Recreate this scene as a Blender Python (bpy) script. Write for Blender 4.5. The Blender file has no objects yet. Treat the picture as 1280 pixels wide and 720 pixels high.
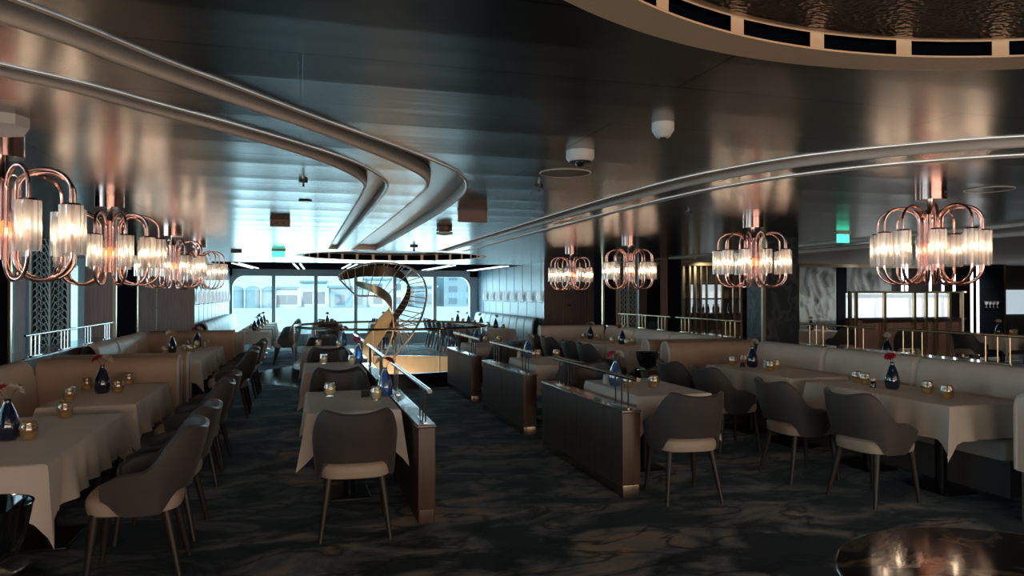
import bpy, math, random
from mathutils import Vector, Matrix
from mathutils.geometry import tessellate_polygon
C = bpy.context.scene.collection
PI = math.pi; R = math.radians
random.seed(7)
HC = 2.39          # ceiling height
# ------------------------------------------------------------------ camera, world, light
YAW = math.atan(265/900); PITCH = math.atan(7/900)
cd = bpy.data.cameras.new('camera'); cam = bpy.data.objects.new('camera', cd); C.objects.link(cam)
cd.sensor_width = 36; cd.lens = 36*900/1280; cd.clip_start = .05; cd.clip_end = 600
cam.location = (0, 0, 1.62); cam.rotation_euler = (PI/2+PITCH, 0, -YAW)
bpy.context.scene.camera = cam
vs = bpy.context.scene.view_settings
vs.view_transform = 'Standard'; vs.look = 'None'; vs.gamma = 1; vs.use_curve_mapping = False
vs.exposure = 1.4
SKY = .82
w = bpy.data.worlds.new('sky'); bpy.context.scene.world = w; w.use_nodes = True
nt = w.node_tree; nt.nodes.clear()
wo = nt.nodes.new('ShaderNodeOutputWorld'); wb = nt.nodes.new('ShaderNodeBackground')
wt = nt.nodes.new('ShaderNodeTexCoord'); wsx = nt.nodes.new('ShaderNodeSeparateXYZ'); wr = nt.nodes.new('ShaderNodeValToRGB')
nt.links.new(wt.outputs['Generated'], wsx.inputs[0]); nt.links.new(wsx.outputs['Z'], wr.inputs[0])
wr.color_ramp.elements[0].position = 0.0; wr.color_ramp.elements[0].color = (.40, .74, .80, 1)
wr.color_ramp.elements[1].position = .45; wr.color_ramp.elements[1].color = (.30, .62, .85, 1)
nt.links.new(wr.outputs[0], wb.inputs[0]); wb.inputs[1].default_value = SKY
nt.links.new(wb.outputs[0], wo.inputs[0])

def lamp(name, typ, loc, energy, color=(1, 1, 1), rot=(0, 0, 0), size=None, size_y=None, portal=False, radius=None, angle=None, spot=None):
    l = bpy.data.lights.new(name, typ); l.energy = energy; l.color = color
    if size is not None:
        l.size = size
        if size_y: l.shape = 'RECTANGLE'; l.size_y = size_y
    if radius is not None: l.shadow_soft_size = radius
    if angle is not None: l.angle = angle
    if spot: l.spot_size = spot; l.spot_blend = .8
    o = bpy.data.objects.new(name, l); C.objects.link(o); o.location = loc; o.rotation_euler = rot
    if portal: l.cycles.is_portal = True
    return o
lamp('sun', 'SUN', (0, -10, 20), 2.2, (1, .96, .88), (R(52), 0, R(-12)), angle=R(2))
lamp('window_portal', 'AREA', (1.85, 23.95, 1.15), 1, rot=(R(-90), 0, 0), size=7.8, size_y=2.2, portal=True)
lamp('window_portal', 'AREA', (-8.1, 5.5, 1.3), 1, rot=(0, R(-90), 0), size=2.3, size_y=20, portal=True)
lamp('window_portal', 'AREA', (-5.6, 17.1, 1.3), 1, rot=(R(-90), 0, 0), size=5, size_y=2.2, portal=True)
# daylight through the end and left windows, plus a warm fill
lamp('daylight_and_fill', 'AREA', (1.85, 24.3, 1.25), 150, (.55, .86, 1), (R(-90), 0, 0), size=7.6, size_y=2.0)
lamp('daylight_and_fill', 'AREA', (-8.3, 6.0, 1.4), 170, (.62, .86, 1), (0, R(-90), 0), size=2.0, size_y=14)
lamp('daylight_and_fill', 'AREA', (4, -5.2, 1.3), 125, (1, .80, .64), (R(90), 0, 0), size=14, size_y=1.4)  # added warm fill behind the camera, where the wall has no window

# ------------------------------------------------------------------ materials
def mat(name):
    m = bpy.data.materials.new(name); m.use_nodes = True
    return m, m.node_tree, m.node_tree.nodes['Principled BSDF']
def P(name, col, rough=.5, metal=0, coat=0, emit=None, es=0, spec=None, trans=0, ior=None, sheen=0, var=0, vscale=8, bump=0, bscale=40, stretch=None):
    m, nt, b = mat(name)
    b.inputs['Base Color'].default_value = (*col, 1); b.inputs['Roughness'].default_value = rough
    b.inputs['Metallic'].default_value = metal; b.inputs['Coat Weight'].default_value = coat
    if spec is not None: b.inputs['Specular IOR Level'].default_value = spec
    if trans: b.inputs['Transmission Weight'].default_value = trans
    if ior: b.inputs['IOR'].default_value = ior
    if sheen: b.inputs['Sheen Weight'].default_value = sheen
    if emit: b.inputs['Emission Color'].default_value = (*emit, 1); b.inputs['Emission Strength'].default_value = es
    tc = nt.nodes.new('ShaderNodeTexCoord'); mp = nt.nodes.new('ShaderNodeMapping')
    nt.links.new(tc.outputs['Object'], mp.inputs[0])
    if stretch: mp.inputs['Scale'].default_value = stretch
    if True:
        n = nt.nodes.new('ShaderNodeTexNoise'); n.inputs['Scale'].default_value = vscale; n.inputs['Detail'].default_value = 4
        nt.links.new(mp.outputs[0], n.inputs[0])
        r = nt.nodes.new('ShaderNodeMapRange'); r.inputs[3].default_value = 1-max(var, .03); r.inputs[4].default_value = 1+max(var, .03)
        r.inputs[1].default_value = .3; r.inputs[2].default_value = .7
        nt.links.new(n.outputs[0], r.inputs[0])
        mx = nt.nodes.new('ShaderNodeVectorMath'); mx.operation = 'MULTIPLY'; mx.inputs[0].default_value = col
        nt.links.new(r.outputs[0], mx.inputs[1]); nt.links.new(mx.outputs[0], b.inputs['Base Color'])
    if bump:
        n2 = nt.nodes.new('ShaderNodeTexNoise'); n2.inputs['Scale'].default_value = bscale
        nt.links.new(mp.outputs[0], n2.inputs[0])
        bp = nt.nodes.new('ShaderNodeBump'); bp.inputs['Strength'].default_value = bump; bp.inputs['Distance'].default_value = .01
        nt.links.new(n2.outputs[0], bp.inputs['Height']); nt.links.new(bp.outputs[0], b.inputs['Normal'])
    return m
def wood(name, c1, c2, rough=.35, sc=(14, 14, .6)):
    m, nt, b = mat(name)
    tc = nt.nodes.new('ShaderNodeTexCoord'); mp = nt.nodes.new('ShaderNodeMapping'); mp.inputs['Scale'].default_value = sc
    n = nt.nodes.new('ShaderNodeTexNoise'); n.inputs['Scale'].default_value = 3; n.inputs['Detail'].default_value = 6
    r = nt.nodes.new('ShaderNodeValToRGB'); r.color_ramp.elements[0].position = .35; r.color_ramp.elements[1].position = .68
    r.color_ramp.elements[0].color = (*c1, 1); r.color_ramp.elements[1].color = (*c2, 1)
    nt.links.new(tc.outputs['Object'], mp.inputs[0]); nt.links.new(mp.outputs[0], n.inputs[0]); nt.links.new(n.outputs[0], r.inputs[0])
    nt.links.new(r.outputs[0], b.inputs['Base Color']); b.inputs['Roughness'].default_value = rough
    return m
def glassy(name, tint, gloss=.12, body=None, bodyfac=0, rough=.03):
    m, nt, b = mat(name); nt.nodes.remove(b); out = nt.nodes['Material Output']
    t = nt.nodes.new('ShaderNodeBsdfTransparent'); t.inputs[0].default_value = (*tint, 1)
    last = t.outputs[0]
    if body:
        d = nt.nodes.new('ShaderNodeBsdfTranslucent'); d.inputs[0].default_value = (*body, 1)
        d2 = nt.nodes.new('ShaderNodeBsdfDiffuse'); d2.inputs[0].default_value = (*body, 1)
        ms = nt.nodes.new('ShaderNodeMixShader'); ms.inputs[0].default_value = .5
        nt.links.new(d.outputs[0], ms.inputs[1]); nt.links.new(d2.outputs[0], ms.inputs[2])
        mm = nt.nodes.new('ShaderNodeMixShader'); mm.inputs[0].default_value = bodyfac
        nt.links.new(last, mm.inputs[1]); nt.links.new(ms.outputs[0], mm.inputs[2]); last = mm.outputs[0]
    g = nt.nodes.new('ShaderNodeBsdfGlossy'); g.inputs['Roughness'].default_value = rough
    lw = nt.nodes.new('ShaderNodeLayerWeight'); lw.inputs[0].default_value = .5
    mr = nt.nodes.new('ShaderNodeMapRange'); mr.inputs[3].default_value = gloss*.5; mr.inputs[4].default_value = min(1, gloss*5)
    nt.links.new(lw.outputs['Facing'], mr.inputs[0])
    m2 = nt.nodes.new('ShaderNodeMixShader'); nt.links.new(mr.outputs[0], m2.inputs[0])
    nt.links.new(last, m2.inputs[1]); nt.links.new(g.outputs[0], m2.inputs[2]); nt.links.new(m2.outputs[0], out.inputs[0])
    return m

def metal_ceiling():
    m, nt, b = mat('brushed_metal_panels'); N = nt.nodes.new; L = nt.links.new
    tc = N('ShaderNodeTexCoord'); sx = N('ShaderNodeSeparateXYZ'); L(tc.outputs['Object'], sx.inputs[0])
    def math_(op, a, bb=None):
        q = N('ShaderNodeMath'); q.operation = op
        for i, v in enumerate((a, bb)):
            if v is None: continue
            if hasattr(v, 'is_output'): L(v, q.inputs[i])
            else: q.inputs[i].default_value = v
        return q.outputs[0]
    row = math_('DIVIDE', sx.outputs['Y'], .6); rid = math_('FLOOR', row); rf = math_('FRACT', row)
    rd = math_('MINIMUM', rf, math_('SUBTRACT', 1, rf))
    j1 = math_('LESS_THAN', rd, .010)
    off = math_('MULTIPLY', math_('MODULO', rid, 2), .5)
    colx = math_('ADD', math_('DIVIDE', sx.outputs['X'], 2.7), off); cf = math_('FRACT', colx); cid = math_('FLOOR', colx)
    j2 = math_('LESS_THAN', math_('MINIMUM', cf, math_('SUBTRACT', 1, cf)), .0026)
    j = math_('MAXIMUM', j1, j2)
    # each panel a little different in tone
    cb = N('ShaderNodeCombineXYZ'); L(rid, cb.inputs[0]); L(cid, cb.inputs[1])
    wn = N('ShaderNodeTexWhiteNoise'); L(cb.outputs[0], wn.inputs[0])
    base = N('ShaderNodeMapRange'); base.inputs[3].default_value = .175; base.inputs[4].default_value = .205; L(wn.outputs[0], base.inputs[0])
    mix = N('ShaderNodeMix'); mix.data_type = 'FLOAT'; L(j, mix.inputs[0]); L(base.outputs[0], mix.inputs[2]); mix.inputs[3].default_value = .03
    cc = N('ShaderNodeVectorMath'); cc.operation = 'SCALE'; cc.inputs[0].default_value = (1.0, .955, .92); L(mix.outputs[0], cc.inputs['Scale'])
    L(cc.outputs[0], b.inputs['Base Color'])
    b.inputs['Metallic'].default_value = 1; b.inputs['Roughness'].default_value = .24
    # panels sag a hair between their joints, and the sheet is faintly wavy
    sag = math_('MULTIPLY', math_('MULTIPLY', rd, rd), .5)
    nz = N('ShaderNodeTexNoise'); nz.inputs['Scale'].default_value = 1.1; nz.inputs['Detail'].default_value = 1
    L(tc.outputs['Object'], nz.inputs[0])
    br = N('ShaderNodeTexNoise'); br.inputs['Scale'].default_value = 1.0; br.inputs['Detail'].default_value = 2
    mp = N('ShaderNodeMapping'); mp.inputs['Scale'].default_value = (.25, 11, 1); L(tc.outputs['Object'], mp.inputs[0]); L(mp.outputs[0], br.inputs[0])
    h = math_('ADD', math_('MULTIPLY', sag, .016), math_('ADD', math_('MULTIPLY', nz.outputs[0], .006), math_('MULTIPLY', br.outputs[0], .0011)))
    h = math_('SUBTRACT', h, math_('MULTIPLY', j, .004))
    bp = N('ShaderNodeBump'); bp.inputs['Strength'].default_value = 1; bp.inputs['Distance'].default_value = 1.0; L(h, bp.inputs['Height'])
    L(bp.outputs[0], b.inputs['Normal'])
    return m
def carpet():
    m, nt, b = mat('marbled_carpet'); N = nt.nodes.new; L = nt.links.new
    tc = N('ShaderNodeTexCoord')
    mp = N('ShaderNodeMapping'); mp.inputs['Scale'].default_value = (.85, 1.35, 1); mp.inputs['Rotation'].default_value = (0, 0, R(14)); L(tc.outputs['Object'], mp.inputs[0])
    n = N('ShaderNodeTexNoise'); n.inputs['Scale'].default_value = 1.35; n.inputs['Detail'].default_value = 9; n.inputs['Roughness'].default_value = .62; n.inputs['Distortion'].default_value = .9
    L(mp.outputs[0], n.inputs[0])
    r = N('ShaderNodeValToRGB'); e = r.color_ramp.elements
    e[0].position = .44; e[0].color = (.026, .028, .032, 1); e[1].position = .64; e[1].color = (.60, .42, .29, 1)
    for p, c in ((.475, (.085, .095, .105)), (.53, (.22, .225, .235)), (.57, (.36, .32, .27))):
        q = e.new(p); q.color = (*c, 1)
    L(n.outputs[0], r.inputs[0])
    # dark veins
    n2 = N('ShaderNodeTexNoise'); n2.inputs['Scale'].default_value = 1.9; n2.inputs['Detail'].default_value = 9; n2.inputs['Distortion'].default_value = .6
    mp2 = N('ShaderNodeMapping'); mp2.inputs['Scale'].default_value = (.8, 1.4, 1); mp2.inputs['Location'].default_value = (7, 3, 0); mp2.inputs['Rotation'].default_value = (0, 0, R(-8)); L(tc.outputs['Object'], mp2.inputs[0]); L(mp2.outputs[0], n2.inputs[0])
    s = N('ShaderNodeMath'); s.operation = 'SUBTRACT'; s.inputs[1].default_value = .5; L(n2.outputs[0], s.inputs[0])
    a = N('ShaderNodeMath'); a.operation = 'ABSOLUTE'; L(s.outputs[0], a.inputs[0])
    mr = N('ShaderNodeMapRange'); mr.inputs[1].default_value = 0; mr.inputs[2].default_value = .045; mr.inputs[3].default_value = .12; mr.inputs[4].default_value = 1; L(a.outputs[0], mr.inputs[0])
    # fine pile
    n3 = N('ShaderNodeTexNoise'); n3.inputs['Scale'].default_value = 130; L(tc.outputs['Object'], n3.inputs[0])
    m3 = N('ShaderNodeMapRange'); m3.inputs[3].default_value = .7; m3.inputs[4].default_value = 1.1; L(n3.outputs[0], m3.inputs[0])
    mm = N('ShaderNodeMath'); mm.operation = 'MULTIPLY'; L(mr.outputs[0], mm.inputs[0]); L(m3.outputs[0], mm.inputs[1])
    sc = N('ShaderNodeVectorMath'); sc.operation = 'SCALE'; L(r.outputs[0], sc.inputs[0]); L(mm.outputs[0], sc.inputs['Scale'])
    L(sc.outputs[0], b.inputs['Base Color']); b.inputs['Roughness'].default_value = .9; b.inputs['Sheen Weight'].default_value = .16; b.inputs['Sheen Roughness'].default_value = .3; b.inputs['Sheen Tint'].default_value = (.55, .8, 1, 1); b.inputs['Specular IOR Level'].default_value = .2
    bp = N('ShaderNodeBump'); bp.inputs['Strength'].default_value = .3; bp.inputs['Distance'].default_value = .004; L(n3.outputs[0], bp.inputs['Height']); L(bp.outputs[0], b.inputs['Normal'])
    return m
def marble(name, c1, c2, sc=2.2, rough=.08, dist=3.0):
    m, nt, b = mat(name); N = nt.nodes.new; L = nt.links.new
    tc = N('ShaderNodeTexCoord'); n = N('ShaderNodeTexNoise'); n.inputs['Scale'].default_value = sc; n.inputs['Detail'].default_value = 7; n.inputs['Distortion'].default_value = dist
    L(tc.outputs['Object'], n.inputs[0]); s = N('ShaderNodeMath'); s.operation = 'SUBTRACT'; s.inputs[1].default_value = .5; L(n.outputs[0], s.inputs[0])
    a = N('ShaderNodeMath'); a.operation = 'ABSOLUTE'; L(s.outputs[0], a.inputs[0])
    r = N('ShaderNodeValToRGB'); r.color_ramp.elements[0].position = 0; r.color_ramp.elements[0].color = (*c2, 1); r.color_ramp.elements[1].position = .06; r.color_ramp.elements[1].color = (*c1, 1)
    L(a.outputs[0], r.inputs[0]); L(r.outputs[0], b.inputs['Base Color']); b.inputs['Roughness'].default_value = rough; b.inputs['Specular IOR Level'].default_value = .28
    return m
def hammered():
    m, nt, b = mat('hammered_metal'); N = nt.nodes.new; L = nt.links.new
    tc = N('ShaderNodeTexCoord'); mp = N('ShaderNodeMapping'); mp.inputs['Scale'].default_value = (1, 1.7, 1); L(tc.outputs['Object'], mp.inputs[0])
    v = N('ShaderNodeTexVoronoi'); v.feature = 'SMOOTH_F1'; v.inputs['Scale'].default_value = 60; L(mp.outputs[0], v.inputs[0])
    bp = N('ShaderNodeBump'); bp.inputs['Strength'].default_value = .9; bp.inputs['Distance'].default_value = .012; L(v.outputs['Distance'], bp.inputs['Height']); L(bp.outputs[0], b.inputs['Normal'])
    b.inputs['Base Color'].default_value = (.42, .37, .33, 1); b.inputs['Metallic'].default_value = 1; b.inputs['Roughness'].default_value = .3
    return m
def relief():
    m, nt, b = mat('grey_leaf_artwork'); N = nt.nodes.new; L = nt.links.new
    tc = N('ShaderNodeTexCoord'); n = N('ShaderNodeTexNoise'); n.inputs['Scale'].default_value = .7; n.inputs['Detail'].default_value = 2; n.inputs['Distortion'].default_value = 1.4
    L(tc.outputs['Object'], n.inputs[0])
    v = N('ShaderNodeTexVoronoi'); v.inputs['Scale'].default_value = 4.0; v.distance = 'MANHATTAN'; L(n.outputs['Color'], v.inputs[0])
    ws = N('ShaderNodeTexWave'); ws.inputs['Scale'].default_value = 1.2; ws.inputs['Distortion'].default_value = 5; ws.inputs['Detail'].default_value = 3; ws.inputs['Detail Scale'].default_value = 1.5; L(tc.outputs['Object'], ws.inputs[0])
    mx = N('ShaderNodeMix'); mx.data_type = 'FLOAT'; mx.inputs[0].default_value = .22; L(v.outputs['Distance'], mx.inputs[2]); L(ws.outputs[0], mx.inputs[3])
    r = N('ShaderNodeValToRGB'); e = r.color_ramp.elements; e[0].position = .18; e[0].color = (.015, .02, .02, 1); e[1].position = .8; e[1].color = (.42, .47, .46, 1)
    q = e.new(.45); q.color = (.16, .19, .19, 1); L(mx.outputs[0], r.inputs[0]); L(r.outputs[0], b.inputs['Base Color']); b.inputs['Roughness'].default_value = .4
    return m

M = dict(
    ceil=metal_ceiling(), carpet=carpet(), hammer=hammered(), relief=relief(),
    lip=P('cream_lip', (.74, .64, .57), .42), groove=P('groove_metal', (.27, .22, .19), .3, 1),
    cream=P('cream_ring', (.88, .60, .38), .45), slot=P('black_slot', (.003, .004, .006), .9, spec=0),
    leather=P('taupe_leather', (.070, .060, .058), .46, sheen=.15, var=.08, bump=.08, bscale=160),
    brownleather=P('cocoa_leather', (.13, .075, .058), .45, var=.08, bump=.08, bscale=160),
    seat=P('cream_seat_leather', (.56, .44, .34), .5, var=.05), legm=P('bronzed_wood_leg', (.04, .031, .027), .45),
    linen=P('table_linen', (.84, .73, .64), .85, sheen=.15, var=.05, vscale=3, bump=.12, bscale=260),
    bq=P('beige_leather', (.74, .63, .54), .5, var=.06, vscale=4), bqt=P('tan_leather', (.48, .33, .24), .5, var=.06, vscale=4), pipe=P('pale_piping', (.62, .56, .50), .5),
    bqblue=P('pale_grey_leather', (.52, .56, .58), .5, var=.05), bqbase=P('grey_plinth', (.13, .12, .115), .5),
    wood=wood('dark_walnut', (.080, .060, .052), (.125, .094, .082), .55), woodd=wood('door_walnut', (.21, .125, .11), (.31, .19, .165)),
    woodr=wood('reddish_walnut', (.070, .036, .027), (.12, .066, .050)), woode=wood('end_panel_walnut', (.075, .032, .02), (.115, .052, .034)),
    top=P('dark_polished_ledge', (.11, .10, .095), .24, coat=.5), copper=P('polished_copper', (.90, .54, .48), .14, 1), brass=P('brushed_brass', (.58, .46, .29), .28, 1),
    steel=P('polished_steel', (.62, .60, .58), .16, 1), bronze=P('bronze_rail', (.30, .23, .17), .22, 1), black=P('black_lacquer', (.008, .009, .011), .3, spec=.3),
    navy=P('navy_panel', (.010, .012, .017), .6, spec=0), bowl=P('black_glass_bowl', (.006, .007, .009), .06, coat=1), blueg=P('navy_glass', (.006, .015, .040), .06, coat=.8, spec=.8),
    bluebright=glassy('blue_glass', (.22, .50, .88), .25, (.10, .32, .70), .5), amber=glassy('amber_glass', (.88, .70, .34), .40, (.85, .62, .26), .35),
    candleg=glassy('clear_glass', (.93, .92, .88), .25, (.6, .6, .55), .06), wax=P('ivory_candle', (.62, .52, .30), .6, emit=(1, .8, .4), es=.06),
    shade=glassy('ribbed_glass', (.95, .94, .92), .16, (.98, .97, .96), .36, .08), bulb=P('warm_bulb', (1, .8, .5), .5, emit=(1, .74, .50), es=30), spotglow=P('warm_spot', (1, .8, .5), .5, emit=(1, .74, .45), es=4), glow=P('amber_hub', (.95, .38, .16), .25, emit=(1, .28, .08), es=.5),
    red=P('red_petal', (.45, .02, .04), .6), pink=P('pink_petal', (.62, .05, .14), .6), white=P('ivory_petal', (.72, .64, .52), .6), peach=P('peach_petal', (.55, .30, .22), .6), green=P('green_stem', (.06, .12, .05), .6), dark=P('flower_eye', (.05, .03, .02), .8),
    wpanel=P('blue_grey_wall_panel', (.085, .165, .22), .4), wdark=P('wall_groove', (.03, .05, .07), .5), frame=P('window_frame_grey', (.45, .52, .55), .5),
    stone=marble('dark_polished_stone', (.030, .030, .032), (.16, .14, .12), 2.2, .1), tmarble=marble('brown_marble', (.035, .026, .024), (.20, .15, .11), 1.6, .08, 2.0), colm=marble('blue_grey_marble', (.035, .042, .050), (.075, .082, .088), 2.5, .25, 1.5),
    gold=P('gold_leaf', (.60, .52, .37), .40, 1), goldi=P('gold_fascia', (.80, .60, .38), .4, .5), umber=P('umber_band', (.12, .085, .06), .35, .6), rose=P('rose_gold_tube', (.88, .72, .64), .3, 1),
    balg=glassy('balustrade_glass', (.93, .965, .97), .10), pane=glassy('window_glass', (.95, .98, .98), .06), whitep=P('white_plastic', (.70, .66, .62), .5), darkp=P('dark_plastic', (.015, .015, .015), .3),
    whiteglass=P('frosted_glass', (.75, .78, .8), .2), sign=P('sign_back', (.16, .065, .04), .4), exitg=P('exit_green', (.05, .5, .3), .4, emit=(.06, .62, .38), es=.9), exitw=P('sign_white', (.8, .9, .85), .5, emit=(.5, 1, .8), es=.6),
    lit=P('backlit_white', (.8, .85, .86), .5, emit=(.72, .90, 1), es=.22), tube=P('tube_light', (1, 1, 1), .5, emit=(.95, .97, 1), es=.9), strip=P('ceiling_strip', (1, 1, 1), .5, emit=(.85, .95, 1), es=.8),
    lattice=P('pierced_screen', (.46, .47, .46), .5), quay=P('pale_quay', (.42, .56, .54), .9, var=.12, vscale=.05, stretch=(1, 4, 1)), bld=P('harbour_building', (.34, .50, .56), .8), bld2=P('harbour_shed', (.17, .28, .34), .8), bwin=P('building_window', (.10, .17, .22), .4),
    paper=P('menu_card', (.05, .035, .03), .5), dwall=P('dark_wall', (.045, .04, .038), .6), mirror=P('smoked_mirror', (.25, .24, .24), .08, 1),
    )

# ------------------------------------------------------------------ mesh helpers
class MB:
    def __init__(s): s.v = []; s.f = []; s.sm = []
    def add(s, vs, fs, sm=False):
        n = len(s.v); s.v += [tuple(v) for v in vs]; s.f += [tuple(i+n for i in f) for f in fs]; s.sm += [sm]*len(fs); return s
    def box(s, x0, x1, y0, y1, z0, z1):
        v = [(x, y, z) for z in (z0, z1) for y in (y0, y1) for x in (x0, x1)]
        return s.add(v, [(0, 2, 3, 1), (4, 5, 7, 6), (0, 1, 5, 4), (2, 6, 7, 3), (0, 4, 6, 2), (1, 3, 7, 5)])
    def bevbox(s, x0, x1, y0, y1, z0, z1, r=.02, n=3):
        # rounded vertical corners and softened top
        pts = []
        for cx, cy, a0 in ((x1-r, y1-r, 0), (x0+r, y1-r, 90), (x0+r, y0+r, 180), (x1-r, y0+r, 270)):
            for k in range(n+1):
                a = R(a0+90*k/n); pts.append((cx, cy, math.cos(a), math.sin(a)))
        rings = [(z0, r), (z1-r, r)]+[(z1-r+r*math.sin(R(90*k/n)), r*math.cos(R(90*k/n))) for k in range(1, n+1)]
        V = []; m = len(pts)
        for z, rr in rings:
            for cx, cy, c, si in pts: V.append((cx+c*rr, cy+si*rr, z))
        F = [(i*m+j, i*m+(j+1) % m, (i+1)*m+(j+1) % m, (i+1)*m+j) for i in range(len(rings)-1) for j in range(m)]
        s.add(V, F, True); q = len(s.v); k = len(rings)
        s.add([V[j] for j in range(m)], [tuple(range(m))[::-1]]); return s.add([V[(k-1)*m+j] for j in range(m)], [tuple(range(m))])
    def lathe(s, prof, n=20, c=(0, 0, 0), cap=False, ribs=0, ribamp=0):
        V = []; 
        for r, z in prof:
            for k in range(n):
                a = 2*PI*k/n; rr = r+(ribamp if ribs and k % 2 else 0)
                V.append((c[0]+rr*math.cos(a), c[1]+rr*math.sin(a), c[2]+z))
        F = [(i*n+k, i*n+(k+1) % n, (i+1)*n+(k+1) % n, (i+1)*n+k) for i in range(len(prof)-1) for k in range(n)]
        if cap: F.append(tuple(range(n))[::-1]); F.append(tuple((len(prof)-1)*n+k for k in range(n)))
        return s.add(V, F, not ribs)
    def tube(s, pts, r, n=8, closed=False, rads=None):
        pts = [Vector(p) for p in pts]; m = len(pts); V = []; prev = None
        for i, p in enumerate(pts):
            if closed: t = (pts[(i+1) % m]-pts[i-1]).normalized()
            else: t = (pts[min(i+1, m-1)]-pts[max(i-1, 0)]).normalized()
            if prev is None:
                u = t.cross(Vector((0, 0, 1))); 
                if u.length < 1e-3: u = t.cross(Vector((1, 0, 0)))
            else: u = prev-t*prev.dot(t)
            u.normalize(); prev = u; b = t.cross(u); rr = rads[i] if rads else r
            for k in range(n):
                a = 2*PI*k/n; V.append(p+u*math.cos(a)*rr+b*math.sin(a)*rr)
        F = [(i*n+k, i*n+(k+1) % n, ((i+1) % m)*n+(k+1) % n, ((i+1) % m)*n+k) for i in range(m if closed else m-1) for k in range(n)]
        if not closed: F.append(tuple(range(n))[::-1]); F.append(tuple((m-1)*n+k for k in range(n)))
        return s.add(V, F, True)
    def bar(s, a, b, r0, r1=None, n=8): return s.tube([a, b], r0, n, rads=[r0, r1 if r1 is not None else r0])
    def grid(s, fn, nu, nv, sm=True, closeu=False):
        V = [fn(i/nu, j/nv) for j in range(nv+1) for i in range(nu+(0 if closeu else 1))]; W = nu if closeu else nu+1
        F = [(j*W+i, j*W+(i+1) % W, (j+1)*W+(i+1) % W, (j+1)*W+i) for j in range(nv) for i in range(nu)]
        return s.add(V, F, sm)
    def prism(s, prof, x0, x1, axis='x', sm=True):
        # prof: list of (a,b) extruded along axis
        def mk(t, a, b): return (t, a, b) if axis == 'x' else ((a, t, b) if axis == 'y' else (a, b, t))
        n = len(prof); V = [mk(x0, a, b) for a, b in prof]+[mk(x1, a, b) for a, b in prof]
        s.add(V, [(k, (k+1) % n, n+(k+1) % n, n+k) for k in range(n)], sm)
        return s.add(V, [tuple(range(n))[::-1], tuple(range(n, 2*n))])
    def build(s, name, m, parent=None, label=None, loc=None, stuff=False):
        me = bpy.data.meshes.new(name); me.from_pydata(s.v, [], s.f); me.polygons.foreach_set('use_smooth', s.sm)
        me.materials.append(m); me.update()
        o = bpy.data.objects.new(name, me); C.objects.link(o); o.parent = parent
        if any(s.sm) and not all(s.sm) or any(s.sm): 
            try: me.set_sharp_from_angle(angle=R(50))
            except Exception: pass
        if loc: o.location = loc
        if label: o['label'] = label
        if stuff: o['kind'] = 'stuff'
        return o
def tag(o, label=None, cat=None, group=None, kind=None):
    for k, v in (('label', label), ('category', cat), ('group', group), ('kind', kind)):
        if v: o[k] = v
    return o
def empty(name, loc=(0, 0, 0), rz=0):
    o = bpy.data.objects.new(name, None); C.objects.link(o); o.location = loc; o.rotation_euler = (0, 0, rz); o.empty_display_size = .1; return o
def copy_tree(o, parent=None):
    c = o.copy(); C.objects.link(c); c.parent = parent
    for ch in list(o.children): copy_tree(ch, c)
    return c
def struct(name, mb, m, **k): 
    o = mb.build(name, m, **k)
    if not k.get('parent'): o['kind'] = 'structure'
    return o
class Proto:
    """first use places the original, later uses place copies of it and of all its parts"""
    def __init__(s, root): s.root = root; s.used = False
    def put(s, loc, rz=0, label=None, group=None, cat=None):
        o = s.root if not s.used else copy_tree(s.root)
        s.used = True; o.location = loc; o.rotation_euler = (0, 0, rz)
        return tag(o, label, cat, group)

def smooth_curve(P_, n=8):
    """Catmull-Rom through the points"""
    out = []; Q = [Vector(p) for p in P_]; Q = [Q[0]*2-Q[1]]+Q+[Q[-1]*2-Q[-2]]
    for i in range(1, len(Q)-2):
        for k in range(n):
            t = k/n; a, b, c, d = Q[i-1:i+3]
            out.append(.5*((2*b)+(c-a)*t+(2*a-5*b+4*c-d)*t*t+(3*b-a-3*c+d)*t*t*t))
    out.append(Q[-2]); return out

ORD = ('first', 'second', 'third', 'fourth', 'fifth', 'sixth', 'seventh', 'eighth', 'ninth', 'tenth', 'eleventh', 'twelfth')
# ------------------------------------------------------------------ floor
OC = (1.85, 15.0); OR_ = 1.9            # the round opening in the floor
def circ(cx, cy, r, n, rev=False):
    L = [(cx+r*math.cos(2*PI*k/n), cy+r*math.sin(2*PI*k/n)) for k in range(n)]
    return L[::-1] if rev else L
def poly_holes(outer, holes, z, flip):
    loops = [[Vector((x, y, 0)) for x, y in outer]]+[[Vector((x, y, 0)) for x, y in h] for h in holes]
    tris = tessellate_polygon(loops); V = [(p.x, p.y, z) for l in loops for p in l]; F = []
    for t in tris:
        a, b, c = (Vector(V[i]) for i in t)
        up = (b-a).cross(c-a).z > 0
        F.append(tuple(t) if up != flip else tuple(t)[::-1])
    return MB().add(V, F)
struct('floor', poly_holes([(-8.2, -5.4), (20.2, -5.4), (20.2, 24), (-8.2, 24)], [circ(*OC, 2.72, 64, True)], 0, False), M['carpet'])
def ring(r0, r1, z, n=64, c=OC, up=True):
    V = [(c[0]+r*math.cos(2*PI*k/n), c[1]+r*math.sin(2*PI*k/n), z) for r in (r0, r1) for k in range(n)]
    F = [(k, n+k, n+(k+1) % n, (k+1) % n) if up else (k, (k+1) % n, n+(k+1) % n, n+k) for k in range(n)]
    return MB().add(V, F)
struct('floor', ring(OR_, 2.72, .0), M['stone'])
struct('trim_1', MB().lathe([(2.0, 0), (2.0, .17), (1.93, .17)], 64, (*OC, 0)), M['black'])
mb = MB().lathe([(1.93, .17), (1.88, .17), (1.88, -.75)], 64, (*OC, 0)); struct('trim_2', mb, M['goldi'])
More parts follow.
